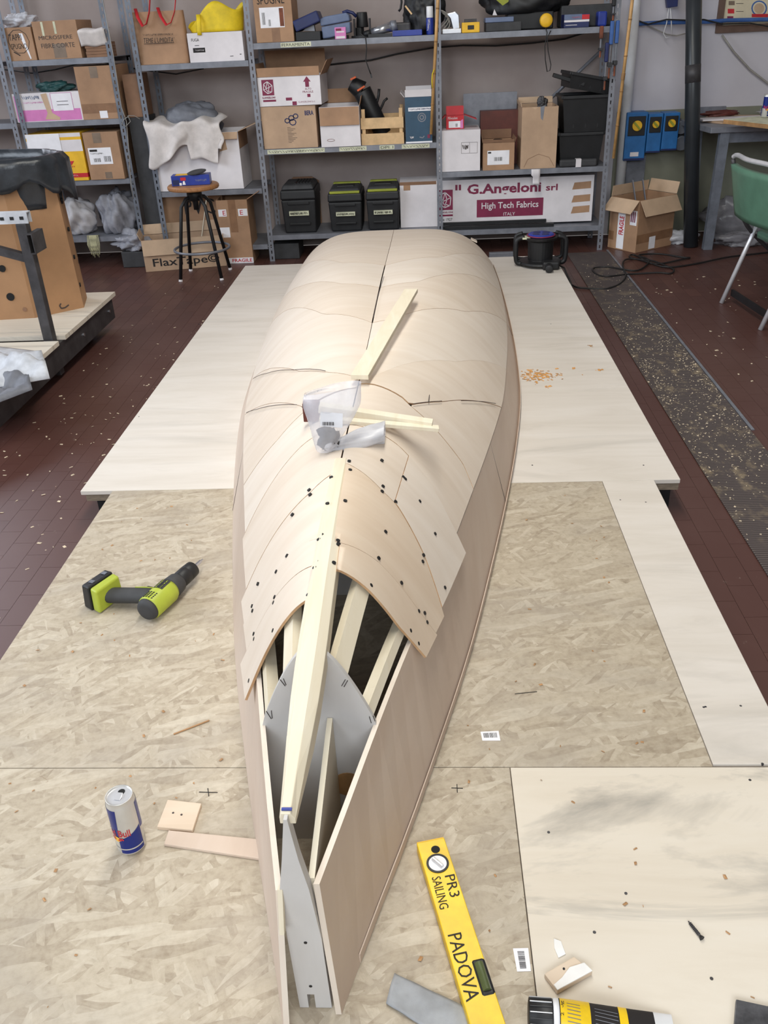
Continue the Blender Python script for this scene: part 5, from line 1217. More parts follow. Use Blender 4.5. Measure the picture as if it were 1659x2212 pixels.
# framed chart
A, B = P(1546, 72, y=6.775), P(1800, -160, y=6.775)
fr = thing('framed_chart', 'brown-framed cream chart on the right wall above the hose', 'poster', (A.x+.5, 6.785, A.z)); ORG[fr.name] = Vector(fr.location)
x0, z0, x1, z1 = A.x, A.z, A.x+1.0, A.z+.75
MB().box(x0+.03, x1-.03, 6.785, 6.797, z0+.03, z1-.03).build('sheet', 'poster', fr)
for bx in ((x0, x1, z0, z0+.045), (x0, x1, z1-.045, z1), (x0, x0+.04, z0+.046, z1-.046), (x1-.04, x1, z0+.046, z1-.046)): MB().box(bx[0], bx[1], 6.775, 6.798, bx[2], bx[3]).build('frame_rail', 'frame_brown', fr)
def pr(l, mat, nm='print_mark', e=.001): return MB().add([P(*a, y=6.785-e) for a in l], [tuple(range(len(l)))]).build(nm, mat, fr, solid=.0004, fix=False)
pr([(1574, 2), (1587, 2), (1587, 11), (1574, 11)], 'tape_grey'); pr([(1572, 19), (1586, 19), (1586, 29), (1572, 29)], 'red'); pr([(1571, 35), (1584, 35), (1584, 40), (1571, 40)], 'maroon')
for y_ in (7, 24): pr([(1590, y_), (1606, y_), (1606, y_+1), (1590, y_+1)], 'pencil')
for r_, m_, e_ in ((17, 'hose_blue', .001), (14, 'poster', .0016), (11, 'card_pale', .0022)): pr([(1640+r_*math.cos(i/20*6.28), 18+r_*math.sin(i/20*6.28)) for i in range(20)], m_, 'roundel', e_)
pr([(1624, 30), (1659, 30), (1659, 37), (1624, 37)], 'red', 'red_band', .0026)

# workbench
bz = P(1538, 275, y=6.18).z
wbx = P(1512, 265, y=6.3).x
wk = thing('workbench', 'grey steel workbench with splayed legs at the right wall', 'table', (2.3, 6.45, 0)); ORG[wk.name] = Vector((2.3, 6.45, 0))
xb0 = P(1536, 280, y=6.16).x
MB().prism([(xb0, 6.16, bz-.035), (3.4, 6.16, bz-.035), (3.4, 6.74, bz-.035), (xb0-.06, 6.74, bz-.035)], (0, 0, .035)).build('top', 'steel_grey', wk, bevel=.003)
for (fx, fy, tx, ty) in ((1.935, 6.21, xb0+.10, 6.20), (1.95, 6.70, xb0+.06, 6.68), (3.3, 6.21, 3.25, 6.2), (3.3, 6.70, 3.25, 6.68)): MB().obox((fx, fy, .001), (tx, ty, bz-.036), .06, .045, up=(0, 1, 0)).build('leg', 'steel_blue', wk)
MB().box(xb0+.12, 3.2, 6.20, 6.23, bz-.10, bz-.037).build('apron', 'steel_blue', wk)
def bench_px(l, z, e, name, mat, label, cat):
    o = MB().prism([P(*a, z=z) for a in l], (0, 0, e)).build(name, mat); return tag(o, label, cat)
bench_px([(1516, 263), (1560, 268), (1640, 262), (1640, 252), (1530, 252)], bz+.001, .012, 'cardboard_sheet', 'card_light', 'flattened cardboard under the clutter on the workbench', 'cardboard')
q = P(1590, 240, y=6.45); o = MB().box(q.x-.22, q.x+.30, 6.42, 6.56, bz+.0135, bz+.0225).build('paper_sheets', 'white_card'); tag(o, 'loose pale papers on the workbench', 'paper')
q = P(1530, 226, y=6.62); o = MB().box(q.x-.10, q.x+.12, 6.60, 6.615, bz+.03, bz+.09).build('grey_tray', 'tarp_grey', bevel=.004); tag(o, 'grey metal tray standing at the back of the workbench', 'tray'); o.location.z = bz+.025
for i, (a, m_, lb) in enumerate((((1545, 246), 'red_brown', 'dark red cloth scrap on the workbench'), ((1615, 225), 'yellow_card', 'yellow scrap at the back of the workbench'), ((1590, 222), 'film_clear', 'clear plastic tray at the back of the workbench'))):
    q = P(*a, z=bz+.03); o = blob('scrap', (q.x, min(q.y, 6.6), bz+.026), (.10 if i else .12, .06, .02), m_, 20+i, .3, 2.5, n=12); tag(o, lb, 'scrap')
q0 = P(1566, 262, z=bz+.05)
pk = MB().prism([P(1564, 252, y=6.12), P(1570, 262, y=6.12), P(1700, 290, y=5.75), P(1700, 275, y=5.75)], (0, 0, 0.0)).v
wpl = thing('board_top', 'worn wooden board with green face jutting from the workbench', 'board', P(1640, 265, y=5.95)); ORG[wpl.name] = Vector(wpl.location)
b = MB(); A = P(1563, 258, y=6.10); B = P(1665, 277, y=5.70); zt_ = (A.z+B.z)/2
zb_ = bz+.028
A.z = zb_; B.z = zb_
dv = (B-A).normalized(); nv = Vector((-dv.y, dv.x, 0)); nv = nv if nv.x > 0 else -nv
b.prism([A, A+dv*.75, A+dv*.75+nv*.5, A+nv*.5], (0, 0, .024)); b.build('core', 'wood_old', wpl)
MB().prism([A+Vector((0, 0, .0245))+dv*.01, A+dv*.74+Vector((0, 0, .0245)), A+dv*.74+nv*.49+Vector((0, 0, .0245)), A+dv*.01+nv*.49+Vector((0, 0, .0245))], (0, 0, .0015)).build('face', 'masking', wpl)
def drink_can(label, base, rz, top_open=True):
    t = thing('drink_can', label, 'can', base, rz); ORG[t.name] = Vector(); r, h = .0265, .135
    b = MB(); b.lathe([(.019, .001), (.0215, .0015), (r-.0005, .008), (r, .010), (r, .121), (r-.001, .124), (.0235, .131), (.0245, .1335), (.0245, .135), (.0230, .135), (.0222, .1315)], (0, 0, 0), 40)
    b.build('body', 'can_silver', t, local=True, smooth=True)
    MB().lathe([(.0001, .1312), (.0222, .1312), (.0222, .1316), (.0001, .1316)], (0, 0, 0), 32).build('lid', 'bright_metal', t, local=True)
    MB().lathe([(.0001, 0), (.0065, 0), (.0065, .0003), (.0001, .0003)], (0, .0105, .1317), 16).build('opening', 'black_matte', t, local=True)
    b = MB()
    b.prism([(-.006, -.010, .1325), (.006, -.010, .1325), (.007, -.002, .1328), (.005, .006, .134), (-.005, .006, .134), (-.007, -.002, .1328)], (0, 0, .0009)); b.build('ring_pull', 'bright_metal', t, local=True, bevel=.0004)
    # blue fields wrap the wall: upper-left and lower-right quarters split by a slanted edge
    def patch(a0f, a1f, z0f, z1f, mat, name, off=.0003, nu=18, nv=10):
        b = MB()
        def fn(u, v):
            z = z0f(u)+(z1f(u)-z0f(u))*v; a = a0f(v)+(a1f(v)-a0f(v))*u
            return Vector((math.sin(a)*(r+off), -math.cos(a)*(r+off), z))
        b.grid(fn, nu, nv); return b.build(name, mat, t, local=True, smooth=True, fix=False)
    c_ = lambda x: (lambda v: x)
    for k in (0, math.pi):
        patch(lambda v: k-1.62, lambda v: k-.20+.22*v, lambda u: .058-.008*u, c_(.121), 'can_blue', 'blue_field')
        patch(lambda v: k-.26+.0*v, lambda v: k+1.46, c_(.011), lambda u: .046+.022*u, 'can_blue', 'blue_field')
        patch(c_(k-1.4), c_(k+1.4), c_(.0205), c_(.0235), 'can_silver', 'stripe', .0005)
    def wraptext(s, a0, a1, z0, z1, mat):
        cu = bpy.data.curves.new('lettering', 'FONT'); cu.body = s; cu.resolution_u = 3; cu.offset = .012
        tmp = bpy.data.objects.new('tmp_text', cu); me = bpy.data.meshes.new_from_object(tmp); bpy.data.objects.remove(tmp)
        co = [v.co.copy() for v in me.vertices]; fs = [tuple(p.vertices) for p in me.polygons]
        xs = [c.x for c in co]; ys = [c.y for c in co]
        vs = []
        for c in co:
            a = a0+(a1-a0)*(c.x-min(xs))/(max(xs)-min(xs)); z = z0+(z1-z0)*(c.y-min(ys))/(max(ys)-min(ys))
            vs.append((math.sin(a)*(r+.0009), -math.cos(a)*(r+.0009), z))
        b = MB(); b.add(vs, fs); b.build('lettering', mat, t, local=True, fix=False)
    wraptext('Red Bull', -1.25, .66, .0555, .0720, 'logo_red')
    def wrappoly(pts, mat, off):
        b = MB(); b.add([(math.sin(a)*(r+off), -math.cos(a)*(r+off), z) for a, z in pts], [tuple(range(len(pts)))]); b.build('emblem', mat, t, local=True, fix=False)
    wrappoly([(-.36+.26*math.cos(i/14*6.28), .048+.0065*math.sin(i/14*6.28)) for i in range(14)], 'logo_yellow', .0009)
    for sgn in (-1, 1):
        wrappoly([(-.36+sgn*x, z) for x, z in ((.10, .0475), (.22, .0515), (.42, .0525), (.52, .049), (.46, .0455), (.40, .0485), (.30, .0445), (.22, .0465), (.14, .0445))], 'logo_red', .0012)
    return t
qc = P(1652, 254, z=zb_+.027)
drink_can('drink can standing on the worn board on the workbench', (qc.x, qc.y, zb_+.0265), .3)
# plastic sheeting under the bench, black post
for i, (c_, sz, m_, lb) in enumerate((((2.30, 6.56, .001), (.28, .12, .17), 'film_grey', 'crumpled dark plastic sheeting heaped under the workbench'), ((2.22, 6.30, .001), (.18, .07, .05), 'film_grey', 'low fold of clear plastic on the floor under the workbench'),
                                       ((1.80, 6.42, .001), (.12, .06, .05), 'film_white', 'small clear plastic bag between the carton and black tube'))):
    o = blob('plastic_sheeting', c_, sz, m_, 30+i, .25, 2.0, n=20, ridge=.12); tag(o, lb, 'plastic')
o = MB().obox((2.16, 6.33, .30), (2.33, 6.36, .20), .03, .03).build('work_glove', 'cloth_white', bevel=.01, seg=3); o.location.z = .24; tag(o, 'pale work glove on the plastic under the workbench', 'glove')
# open fragile carton
q0, q1, q2 = P(1372, 547, z=0), P(1447, 520, z=0), P(1310, 530, z=0)
e1 = (q1-q0); rz = math.atan2(e1.y, e1.x)*.75; w = .36; d = .26
hC = P(1372, 440, x=q0.x).z
c = Carton('cardboard_box', 'open brown carton with red FRAGILE print below the blue switches', q0.x+.5*w*math.cos(rz)-.0, q0.y+.5*w*math.sin(rz), 0.001, w, d, .345, 'card', rz=rz, open_={'front': (148, .115), 'left': (135, .11), 'back': (-6, .07), 'right': (15, .08)}, inner='card_pale')
c.dec('left', .30, .55, .02, .72, 'paper', 'fragile_tape'); lettering('FRAGILE', fpt(w, d, .345, 'left', .52, .30), fpt(w, d, .345, 'left', .52, .66), fpt(w, d, .345, 'left', .36, .30), 'red', c.t, off=.003, stroke=.02)
c.dec('left', .72, .95, .52, .80, 'paper', 'mark_panel'); 
for k in range(3): c.dec('left', .75+.06*k, .78+.06*k, .58, .78, 'maroon', 'print_mark', .003)
c.dec('front', 0, 1, .17, .34, 'tape_brown', 'tape'); c.dec('front', .35, .52, .02, .26, 'paper', 'label', .0015); c.dec('left', 0, .18, .17, .34, 'tape_brown', 'tape')
bo_ = c.t.location
for i, (dx, dy) in enumerate(((-.05, .0), (.02, .01))):
    o = MB().obox((bo_.x+dx+.04, bo_.y+dy, .12), (bo_.x+dx-.04, bo_.y+dy, .45), .03, .006).build('aluminium_strip', 'steel_grey'); tag(o, ('left' if i == 0 else 'right')+' grey strip sticking out of the open fragile carton', 'strip')
# cord on the floor
cord = [(1210, 575), (1222, 600), (1240, 618), (1262, 622), (1310, 624), (1340, 612), (1352, 595), (1345, 570), (1358, 560), (1400, 562), (1440, 575), (1455, 583), (1450, 590), (1420, 590), (1360, 592), (1310, 598), (1285, 590), (1282, 580), (1310, 577), (1370, 585), (1398, 572), (1400, 560), (1380, 552), (1420, 548), (1470, 556), (1490, 557), (1450, 566), (1410, 570), (1385, 562), (1360, 556), (1372, 551), (1430, 577), (1500, 570), (1580, 555), (1659, 545), (1720, 540)]
def smooth_path(pts, n=6):
    out = []; L = len(pts)
    for i in range(L-1):
        p0, p1, p2, p3 = pts[max(i-1, 0)], pts[i], pts[i+1], pts[min(i+2, L-1)]
        for k in range(n):
            t = k/n; out.append(.5*((2*p1)+(p2-p0)*t+(2*p0-5*p1+4*p2-p3)*t*t+(3*p1-p0-3*p2+p3)*t**3))
    return out+[pts[-1]]
cp = smooth_path([P(*a, z=.008) for a in cord], 5)
for i, v in enumerate(cp): v.z = .0075+.006*(1+math.sin(i*.7))*(.3 if i > 20 else .05)
o = MB().tube(cp, .0055, 7).build('extension_cable', 'cord_black', smooth=True); tag(o, 'black power cord looping over the floor by the rubber runner', 'cord')
# cable reel on the far corner of the platform
rc = P(1166, 572, z=H); 
cr = thing('cable_reel', 'black cable reel with blue sockets on the far corner of the platform', 'cable reel', (rc.x, rc.y, H)); ORG[cr.name] = Vector((rc.x, rc.y, H)); X, Yc = rc.x, rc.y
ztop = P(1166, 508, y=Yc).z
MB().lathe([(.01, .012), (.125, .012), (.13, .018), (.125, .03), (.075, .035), (.078, ztop-H-.03), (.1, ztop-H-.02), (.105, ztop-H-.005), (.01, ztop-H-.005)], (X, Yc, H), 28).build('drum', 'black', cr, smooth=False, bevel=.002)
MB().lathe([(.001, ztop-H-.004), (.078, ztop-H-.004), (.078, ztop-H+.006), (.07, ztop-H+.012), (.001, ztop-H+.012)], (X, Yc, H), 28).build('socket_disc', 'blue', cr)
for a in range(4): MB().cyl((X+.04*math.cos(a*1.57+.6), Yc+.04*math.sin(a*1.57+.6), ztop+.010), (X+.04*math.cos(a*1.57+.6), Yc+.04*math.sin(a*1.57+.6), ztop+.0135), .022, n=16).build('socket', 'navy', cr)
MB().tube([(X+.082*math.cos(i/28*6.2832), Yc+.082*math.sin(i/28*6.2832), ztop+.002) for i in range(28)], .004, 6, closed=True).build('rim_ring', 'maroon', cr, smooth=True)
MB().box(X-.115, X-.07, Yc-.05, Yc+.02, ztop-.012, ztop-.004).build('corner_tab', 'masking', cr)
for sx in (-1, 1):
    hp_ = [(X+sx*.10, Yc-.02, ztop-.004), (X+sx*.145, Yc-.02, ztop-.02), (X+sx*.150, Yc-.02, ztop-.08), (X+sx*.150, Yc-.02, H+.06), (X+sx*.14, Yc-.02, H+.022), (X+sx*.10, Yc-.025, H+.016), (X+sx*.02, Yc-.03, H+.014)]
    MB().tube(smooth_path([Vector(a) for a in hp_], 4), .014, 10).build('frame_tube', 'black', cr, smooth=True)
    hp_ = [(X+sx*.10, Yc+.09, ztop-.004), (X+sx*.140, Yc+.09, ztop-.02), (X+sx*.145, Yc+.09, ztop-.08), (X+sx*.145, Yc+.09, H+.06), (X+sx*.13, Yc+.09, H+.022), (X+sx*.02, Yc+.09, H+.014)]
    MB().tube(smooth_path([Vector(a) for a in hp_], 4), .012, 10).build('frame_tube', 'black', cr, smooth=True)
MB().box(X-.0, X+.10, Yc-.15, Yc-.08, H+.001, H+.05).build('plug_block', 'black', cr, bevel=.012, seg=3); MB().cyl((X+.03, Yc-.215, H+.024), (X+.035, Yc-.15, H+.024), .023, n=16).build('plug', 'black', cr, smooth=True, bevel=.004)
MB().tube([(X+.1, Yc-.1, H+.02), (X+.13, Yc-.13, H+.008), (XR+.008, Yc-.2, H+.006), (XR+.03, Yc-.28, H-.04), (XR+.045, Yc-.33, .02)], .0055, 7).build('cord', 'cord_black', cr, smooth=True)

# green chair (folding tubular frame)
fA, fB = P(1558, 655, z=0), P(1642, 713, z=0)
ch = thing('metal_chair', 'green vinyl chair with chrome tube frame at the right edge', 'chair', ((fA.x+fB.x)/2+.25, (fA.y+fB.y)/2, 0)); ORG[ch.name] = Vector(ch.location)
tA = P(1594, 343, y=4.84); cross = P(1621, 492, y=4.86)
ax = (fB-fA).normalized(); fwd = Vector((-ax.y, ax.x, 0)); fwd = fwd if fwd.x > 0 else -fwd
W_ = (fB-fA).length
for k in (0, 1):
    o_ = ax*(W_*k)
    lf = fA+o_+Vector((0, 0, .001)); kn = P(1645, 440, y=4.88); kn = Vector((cross.x+.10, fA.y+.0, cross.z+.16))+o_
    MB().tube([lf, (lf+kn)/2, kn], .012, 10).build('rear_leg', 'bright_metal', ch, smooth=True)
    top = Vector((tA.x, fA.y, tA.z))+o_; cr_ = Vector((cross.x, fA.y, cross.z))+o_; ff = fA+o_+fwd*.52+Vector((0, 0, .001))
    MB().tube(smooth_path([top-Vector((0, 0, .01)), top.lerp(cr_, .5)+Vector((-.012, 0, 0)), cr_, cr_.lerp(ff, .5)+Vector((0, 0, .01)), ff], 5), .011, 10).build('back_leg', 'steel_dark', ch, smooth=True)
top0 = Vector((tA.x, fA.y, tA.z)); top1 = top0+ax*W_
MB().tube(smooth_path([top0, top0.lerp(top1, .1)+Vector((0, 0, .014)), top0.lerp(top1, .5)+Vector((-.03, 0, .016)), top0.lerp(top1, .9)+Vector((0, 0, .014)), top1], 5), .012, 10).build('top_rail', 'bright_metal', ch, smooth=True)
b = MB()
def bkf(u, v):
    z = top0.z-.03-(.255)*v; inset = .05*max(0, v-.75)*4; t = .03+.94*u; t = .5+(t-.5)*(1-inset*.6)
    p_ = top0.lerp(top1, t); p_.z = z; p_.x += -.03*math.sin(math.pi*u)+.10*v*.55; return p_
b.grid(bkf, 14, 10); b.build('backrest', 'chair_green', ch, smooth=True, solid=.03)
zs_ = cross.z+.0
b = MB(); s0 = Vector((cross.x+.02, fA.y, zs_-.03))
def stf(u, v):
    r_ = 1-.35*max(0, .2-v)*5*(abs(u-.5)*2)**3; return s0+ax*(W_*(.5+(u-.5)*.98*r_))+fwd*(.42*v)+Vector((0, 0, .02*v))
b.grid(stf, 14, 12); b.build('seat', 'chair_green', ch, smooth=True, solid=.03)
MB().obox(fA+Vector((.05, 0, .06)), fB+Vector((.05, 0, .06)), .012, .035).build('stretcher', 'black', ch)

# ================================================================== left trolley with bin
DK = .20; TX = -1.775
tr = thing('trolley', 'low platform trolley with plywood deck and steel post at the left', 'trolley', (-2.3, 4.2, 0)); ORG[tr.name] = Vector((-2.3, 4.2, 0))
MB().box(-2.85, TX, 4.04, 4.83, DK-.022, DK).build('deck_board', 'ply_near', tr, bevel=.001); MB().box(-2.85, TX+.0, 3.3, 3.955, DK-.022, DK).build('deck_board', 'ply_near', tr, bevel=.001)
MB().box(TX-.06, TX-.015, 3.2, 4.80, .06, DK-.023).build('side_channel', 'steel_dark', tr, bevel=.003); MB().box(-2.85, -2.8, 3.2, 4.80, .06, DK-.023).build('side_channel', 'steel_dark', tr); MB().box(-2.79, TX-.061, 4.75, 4.80, .06, DK-.023).build('end_channel', 'steel_dark', tr); MB().box(-2.79, TX-.061, 3.98, 4.02, .06, DK-.023).build('end_channel', 'steel_dark', tr)
for y_ in (4.3, 4.72): MB().cyl((TX-.016, y_, .12), (TX-.010, y_, .12), .009, n=10).build('bolt', 'silver', tr)
for y_ in (3.5, 4.6):
    for x_ in (-2.7, TX-.12): MB().cyl((x_-.02, y_, .041), (x_+.02, y_, .041), .04, n=18).build('wheel', 'black_rubber', tr, smooth=True, bevel=.004)
    MB().box(-2.79, TX-.07, y_-.012, y_+.012, .05, .062).build('axle', 'steel_dark', tr)
px_, py_ = -1.832, 3.995
zp = P(42, 482, y=py_).z
MB().box(px_-.024, px_+.024, py_-.024, py_+.024, .02, zp).build('post', 'steel_dark', tr, bevel=.003)
A = P(40, 468, y=py_); rail = MB(); zr = P(40, 466, y=py_).z
xr0, xr1 = px_-.55, P(63, 468, y=py_).x
rail.box(xr0, xr1, py_-.022, py_-.018, zp+.001, zp+.05).box(xr0, xr1, py_+.018, py_+.022, zp+.001, zp+.05).box(xr0, xr1, py_-.018, py_+.018, zp+.046, zp+.05)
rl_ = rail.build('handle_rail', 'tarp_light', tr)
for k in range(8): MB().box(xr1-.036-.045*k, xr1-.018-.045*k, py_-.0235, py_-.0185, zp+.018, zp+.032).build('rail_hole', 'black', rl_)
MB().obox((px_, py_, zp-.16), (px_-.45, py_, zp-.02), .036, .036).build('brace', 'steel_dark', tr)
st0 = Vector((px_+.026, py_-.02, zp-.085)); 
b = MB()
for (x0, x1, z0, z1) in ((0, .026, -.045, -.040), (0, .026, .040, .045), (0, .004, -.040, .040), (.022, .026, -.040, .040)): b.box(st0.x+x0, st0.x+x1, st0.y-.03, st0.y+.10, st0.z+z0, st0.z+z1)
b.build('stub_tube', 'steel_dark', tr)
# octagonal cardboard bin
bc = Vector((-2.285, 4.585, DK)); RB = .43
zbt = P(148, 345, y=4.5).z
bn = thing('cardboard_bin', 'large octagonal cardboard bin on the trolley lined with a black bag', 'bin', (bc.x, bc.y, DK+.001)); ORG[bn.name] = Vector((bc.x, bc.y, DK+.001))
b = MB(); an0 = math.radians(-90+9)
octo = [(bc.x+RB*1.04*math.cos(an0+k*math.pi/4+math.pi/8), bc.y+RB*.62*math.sin(an0+k*math.pi/4+math.pi/8)) for k in range(8)]
b.add([(x, y, DK+.001) for x, y in octo]+[(bc.x+(x-bc.x)*.96, bc.y+(y-bc.y)*.96, zbt-.035) for x, y in octo], [(k, (k+1) % 8, (k+1) % 8+8, k+8) for k in range(8)]+[tuple(range(7, -1, -1))])
b.build('body', 'card_orange', bn, solid=.008)
def on_bin(px__, py__):
    d = CR*((px__-IMG_W/2)/FPX)+CD*((py__-IMG_H/2)/FPX)+_fw; best = None
    for k in range(8):
        a = Vector((*octo[k], 0)); e = Vector((*octo[(k+1) % 8], 0))-a; n_ = Vector((e.y, -e.x, 0)).normalized()
        if d.dot(n_) >= 0: continue
        t = (a-CPOS).dot(n_)/d.dot(n_); q = CPOS+d*t; u = (q-a).dot(e)/e.length_squared
        if 0 <= u <= 1 and (best is None or t < best[0]): best = (t, q, n_)
    return best
for a, r_ in (((5, 580), .017), (((23), 641), .020), ((134, 432), .011), ((148, 495), .011), ((160, 555), .011), ((172, 615), .011), ((54, 668), .011)):
    h_ = on_bin(*a)
    if h_: MB().cyl(h_[1]-h_[2]*.0035, h_[1]+h_[2]*.0050, r_, n=18).build('punched_hole', 'black_matte' if a != (54, 668) else 'card_dark', bn)
for l in ([(131, 655), (128, 660), (132, 666), (140, 664), (148, 658)], [(162, 530), (172, 535), (177, 575), (168, 570), (162, 530)]):
    b = MB(); hs = [on_bin(*a) for a in l]; hs = [h_ for h_ in hs if h_]
    for h0, h1 in zip(hs, hs[1:]): b.obox(h0[1]+h0[2]*.0052, h1[1]+h1[2]*.0052, .006, .001, up=h0[2])
    if len(hs) > 1: b.build('print_mark', 'pencil', bn)
b = MB()
def linf(u, v):
    a = an0+2*math.pi*u; k = 1.045+.022*math.sin(9*a)+.014*math.sin(23*a+3*v)
    ca, sa = math.cos(a), math.sin(a)
    rx, ry = RB*1.0*k, RB*.60*k
    if v < .5:   # inside, from deep up to the rim
        f = v/.5; s_ = .90+.05*f; z = zbt-.22+.235*f
    else:
        f = (v-.5)/.5; s_ = .95+.10*min(1, f*3.5)+.015*f; z = zbt+.024-(.17+.045*math.sin(3*a+.9)+.02*math.sin(11*a))*max(0, f-.18)/.82
    return Vector((bc.x+rx*s_*ca, bc.y+ry*s_*sa, z))
b.grid(linf, 72, 14, wrap=True); b.build('liner_bag', 'liner', bn, smooth=True, solid=.002)
# tarpaulin heap at the left edge
def heap(name, l, z, mats, label, seed, amp):
    b = MB(); q = [P(*a, z=z) for a in l]
    def fn(u, v):
        p0 = q[0].lerp(q[1], u); p1 = q[3].lerp(q[2], u); p_ = p0.lerp(p1, v); p_.z = z+amp*(1+nz(u*3, v*3, 0, seed))*.5*math.sin(math.pi*min(1, v*1.1))**.5
        return p_
    b.grid(fn, 26, 18); o = b.build(name, mats, smooth=True, solid=.004); return tag(o, label, 'tarpaulin')
heap('tarpaulin', [(-140, 860), (108, 818), (90, 760), (-160, 730)], .215, 'tarp_light', 'pale grey tarpaulin folded over the near end of the trolley', 2, .07)
heap('tarpaulin', [(-120, 915), (70, 842), (60, 800), (-120, 810)], .21, 'tarp_grey', 'dark grey tarpaulin crumpled under the pale one on the trolley', 5, .05)
o = MB().obox(P(-60, 905, z=.12), P(14, 868, z=.12), .05, .03).build('timber_offcut', 'pine'); tag(o, 'short timber offcut under the tarpaulins at the left edge', 'timber'); o.location.z = DK+.001

# ================================================================== foreground
# cordless drill lying on its side
dr = thing('cordless_drill', 'lime green and black cordless drill lying on the strand board', 'drill', (-.738, 1.802, H), math.radians(69)); ORG[dr.name] = Vector()
R_ = .031
b = MB(); b.lathe([(.016, -.014), (.026, -.012), (.0298, -.005), (R_, .0)], (0, 0, R_+.003), 24, axis='x'); b.build('motor_cap', 'charcoal', dr, local=True, smooth=True)
b = MB(); b.lathe([(R_-.001, 0), (R_+.002, .004), (R_+.002, .085), (R_-.002, .095)], (0, 0, R_+.003), 24, axis='x'); bd = b.build('body', 'lime', dr, local=True, smooth=True)
b = MB(); b.lathe([(R_-.003, .095), (R_-.001, .100), (R_-.003, .128), (.024, .134)], (0, 0, R_+.003), 24, axis='x'); b.build('gearbox', 'charcoal', dr, local=True, smooth=True)
b = MB(); b.lathe([(.020, .134), (.0235, .138), (.0235, .168), (.0225, .170), (.0235, .172), (.022, .200), (.012, .208)], (0, 0, R_+.003), 24, axis='x'); b.build('chuck', 'black', dr, local=True, smooth=True)
MB().cyl((.208, 0, R_+.003), (.240, 0, R_+.003), .0050, n=6).cyl((.240, 0, R_+.003), (.252, 0, R_+.003), .0035, .0015, n=6).build('driver_bit', 'silver', dr, local=True)
for k in range(4):
    for j in range(4): MB().obox((.006+.007*j, .012-.008*k+.003, R_+.003+math.sqrt(max(0, (R_+.0022)**2-(.012-.008*k)**2))), (.010+.007*j, .012-.008*k, R_+.0032+math.sqrt(max(0, (R_+.0022)**2-(.012-.008*k)**2))), .0035, .0012).build('vent_slot', 'black', bd, local=True)
for x_ in (.022, .030): MB().tube([(x_+.002*math.cos(a*.3), (R_+.003)*math.cos(math.radians(-60+a*10)), R_+.003+(R_+.003)*math.sin(math.radians(-60+a*10))) for a in range(0, 9)], .0022, 6).build('rubber_band', 'black', bd, local=True, smooth=True)
b = MB(); b.grid(lambda u, v: Vector((.050+.040*u, (R_+.0028)*math.cos(math.radians(62+50*v)), R_+.003+(R_+.0028)*math.sin(math.radians(62+50*v)))), 4, 6); b.build('name_plate', 'black', bd, local=True, fix=False)
lettering('RYOBI', (.0885, -.010, R_*2+.0042), (.0515, -.010, R_*2+.0042), (.0885, -.010+.0001, R_*2+.0042), 'white_card', bd) if False else None
_yy = lambda t: (R_+.0033)*math.cos(math.radians(t)); _zz = lambda t: R_+.003+(R_+.0033)*math.sin(math.radians(t))
lettering('RYOBI', (.087, _yy(70), _zz(70)), (.053, _yy(70), _zz(70)), (.087, _yy(102), _zz(102)), 'white_card', bd, off=-.0008) if False else lettering('RYOBI', (.053, _yy(102), _zz(102)+.0003), (.087, _yy(102), _zz(102)+.0003), (.053, _yy(72), _zz(72)+.0003), 'lime', bd, off=.0)
# handle goes sideways (local +y) to the battery foot
hd = MB(); N = 10; hr = []
hpts = [Vector((.050, .018, R_+.002)), Vector((.047, .050, R_+.001)), Vector((.036, .090, R_)), Vector((.024, .125, R_)), Vector((.018, .145, R_))]
hd.tube(smooth_path(hpts, 4), .0235, 14, flat=.85); hd.build('grip', 'charcoal', dr, local=True, smooth=True)
MB().box(.066, .082, .030, .062, R_-.008, R_+.010).build('trigger', 'black', dr, local=True, bevel=.004)
MB().tube([(.070, .03, R_+.016), (.062, .052, R_+.018), (.054, .080, R_+.017)], .0016, 6).build('trim_line', 'lime', dr, local=True, smooth=True)
b = MB(); b.add([(-.030, .140, .002), (.062, .132, .002), (.070, .158, .002), (-.022, .168, .002), (-.026, .140, .070), (.058, .132, .070), (.066, .158, .070), (-.018, .168, .070)], [(0, 3, 2, 1), (4, 5, 6, 7), (0, 1, 5, 4), (1, 2, 6, 5), (2, 3, 7, 6), (3, 0, 4, 7)]); b.build('foot', 'lime', dr, local=True, bevel=.006, seg=3)
b = MB(); b.add([(-.026, .169, .001), (.070, .159, .001), (.078, .192, .001), (-.016, .204, .001), (-.022, .169, .074), (.066, .159, .074), (.072, .190, .070), (-.012, .200, .070)], [(0, 3, 2, 1), (4, 5, 6, 7), (0, 1, 5, 4), (1, 2, 6, 5), (2, 3, 7, 6), (3, 0, 4, 7)]); bt = b.build('battery', 'black', dr, local=True, bevel=.005, seg=3)
MB().box(.0, .012, .172, .186, .0735, .0750).build('latch', 'steel_blue', bt, local=True); MB().box(.045, .057, .168, .182, .0735, .0750).build('latch', 'steel_blue', bt, local=True)
# drink can
qb = P(287, 1826, z=H)
drink_can('open blue and silver drink can standing on the near strand board', (-.5735, 1.088, H+.0005), math.radians(-6))
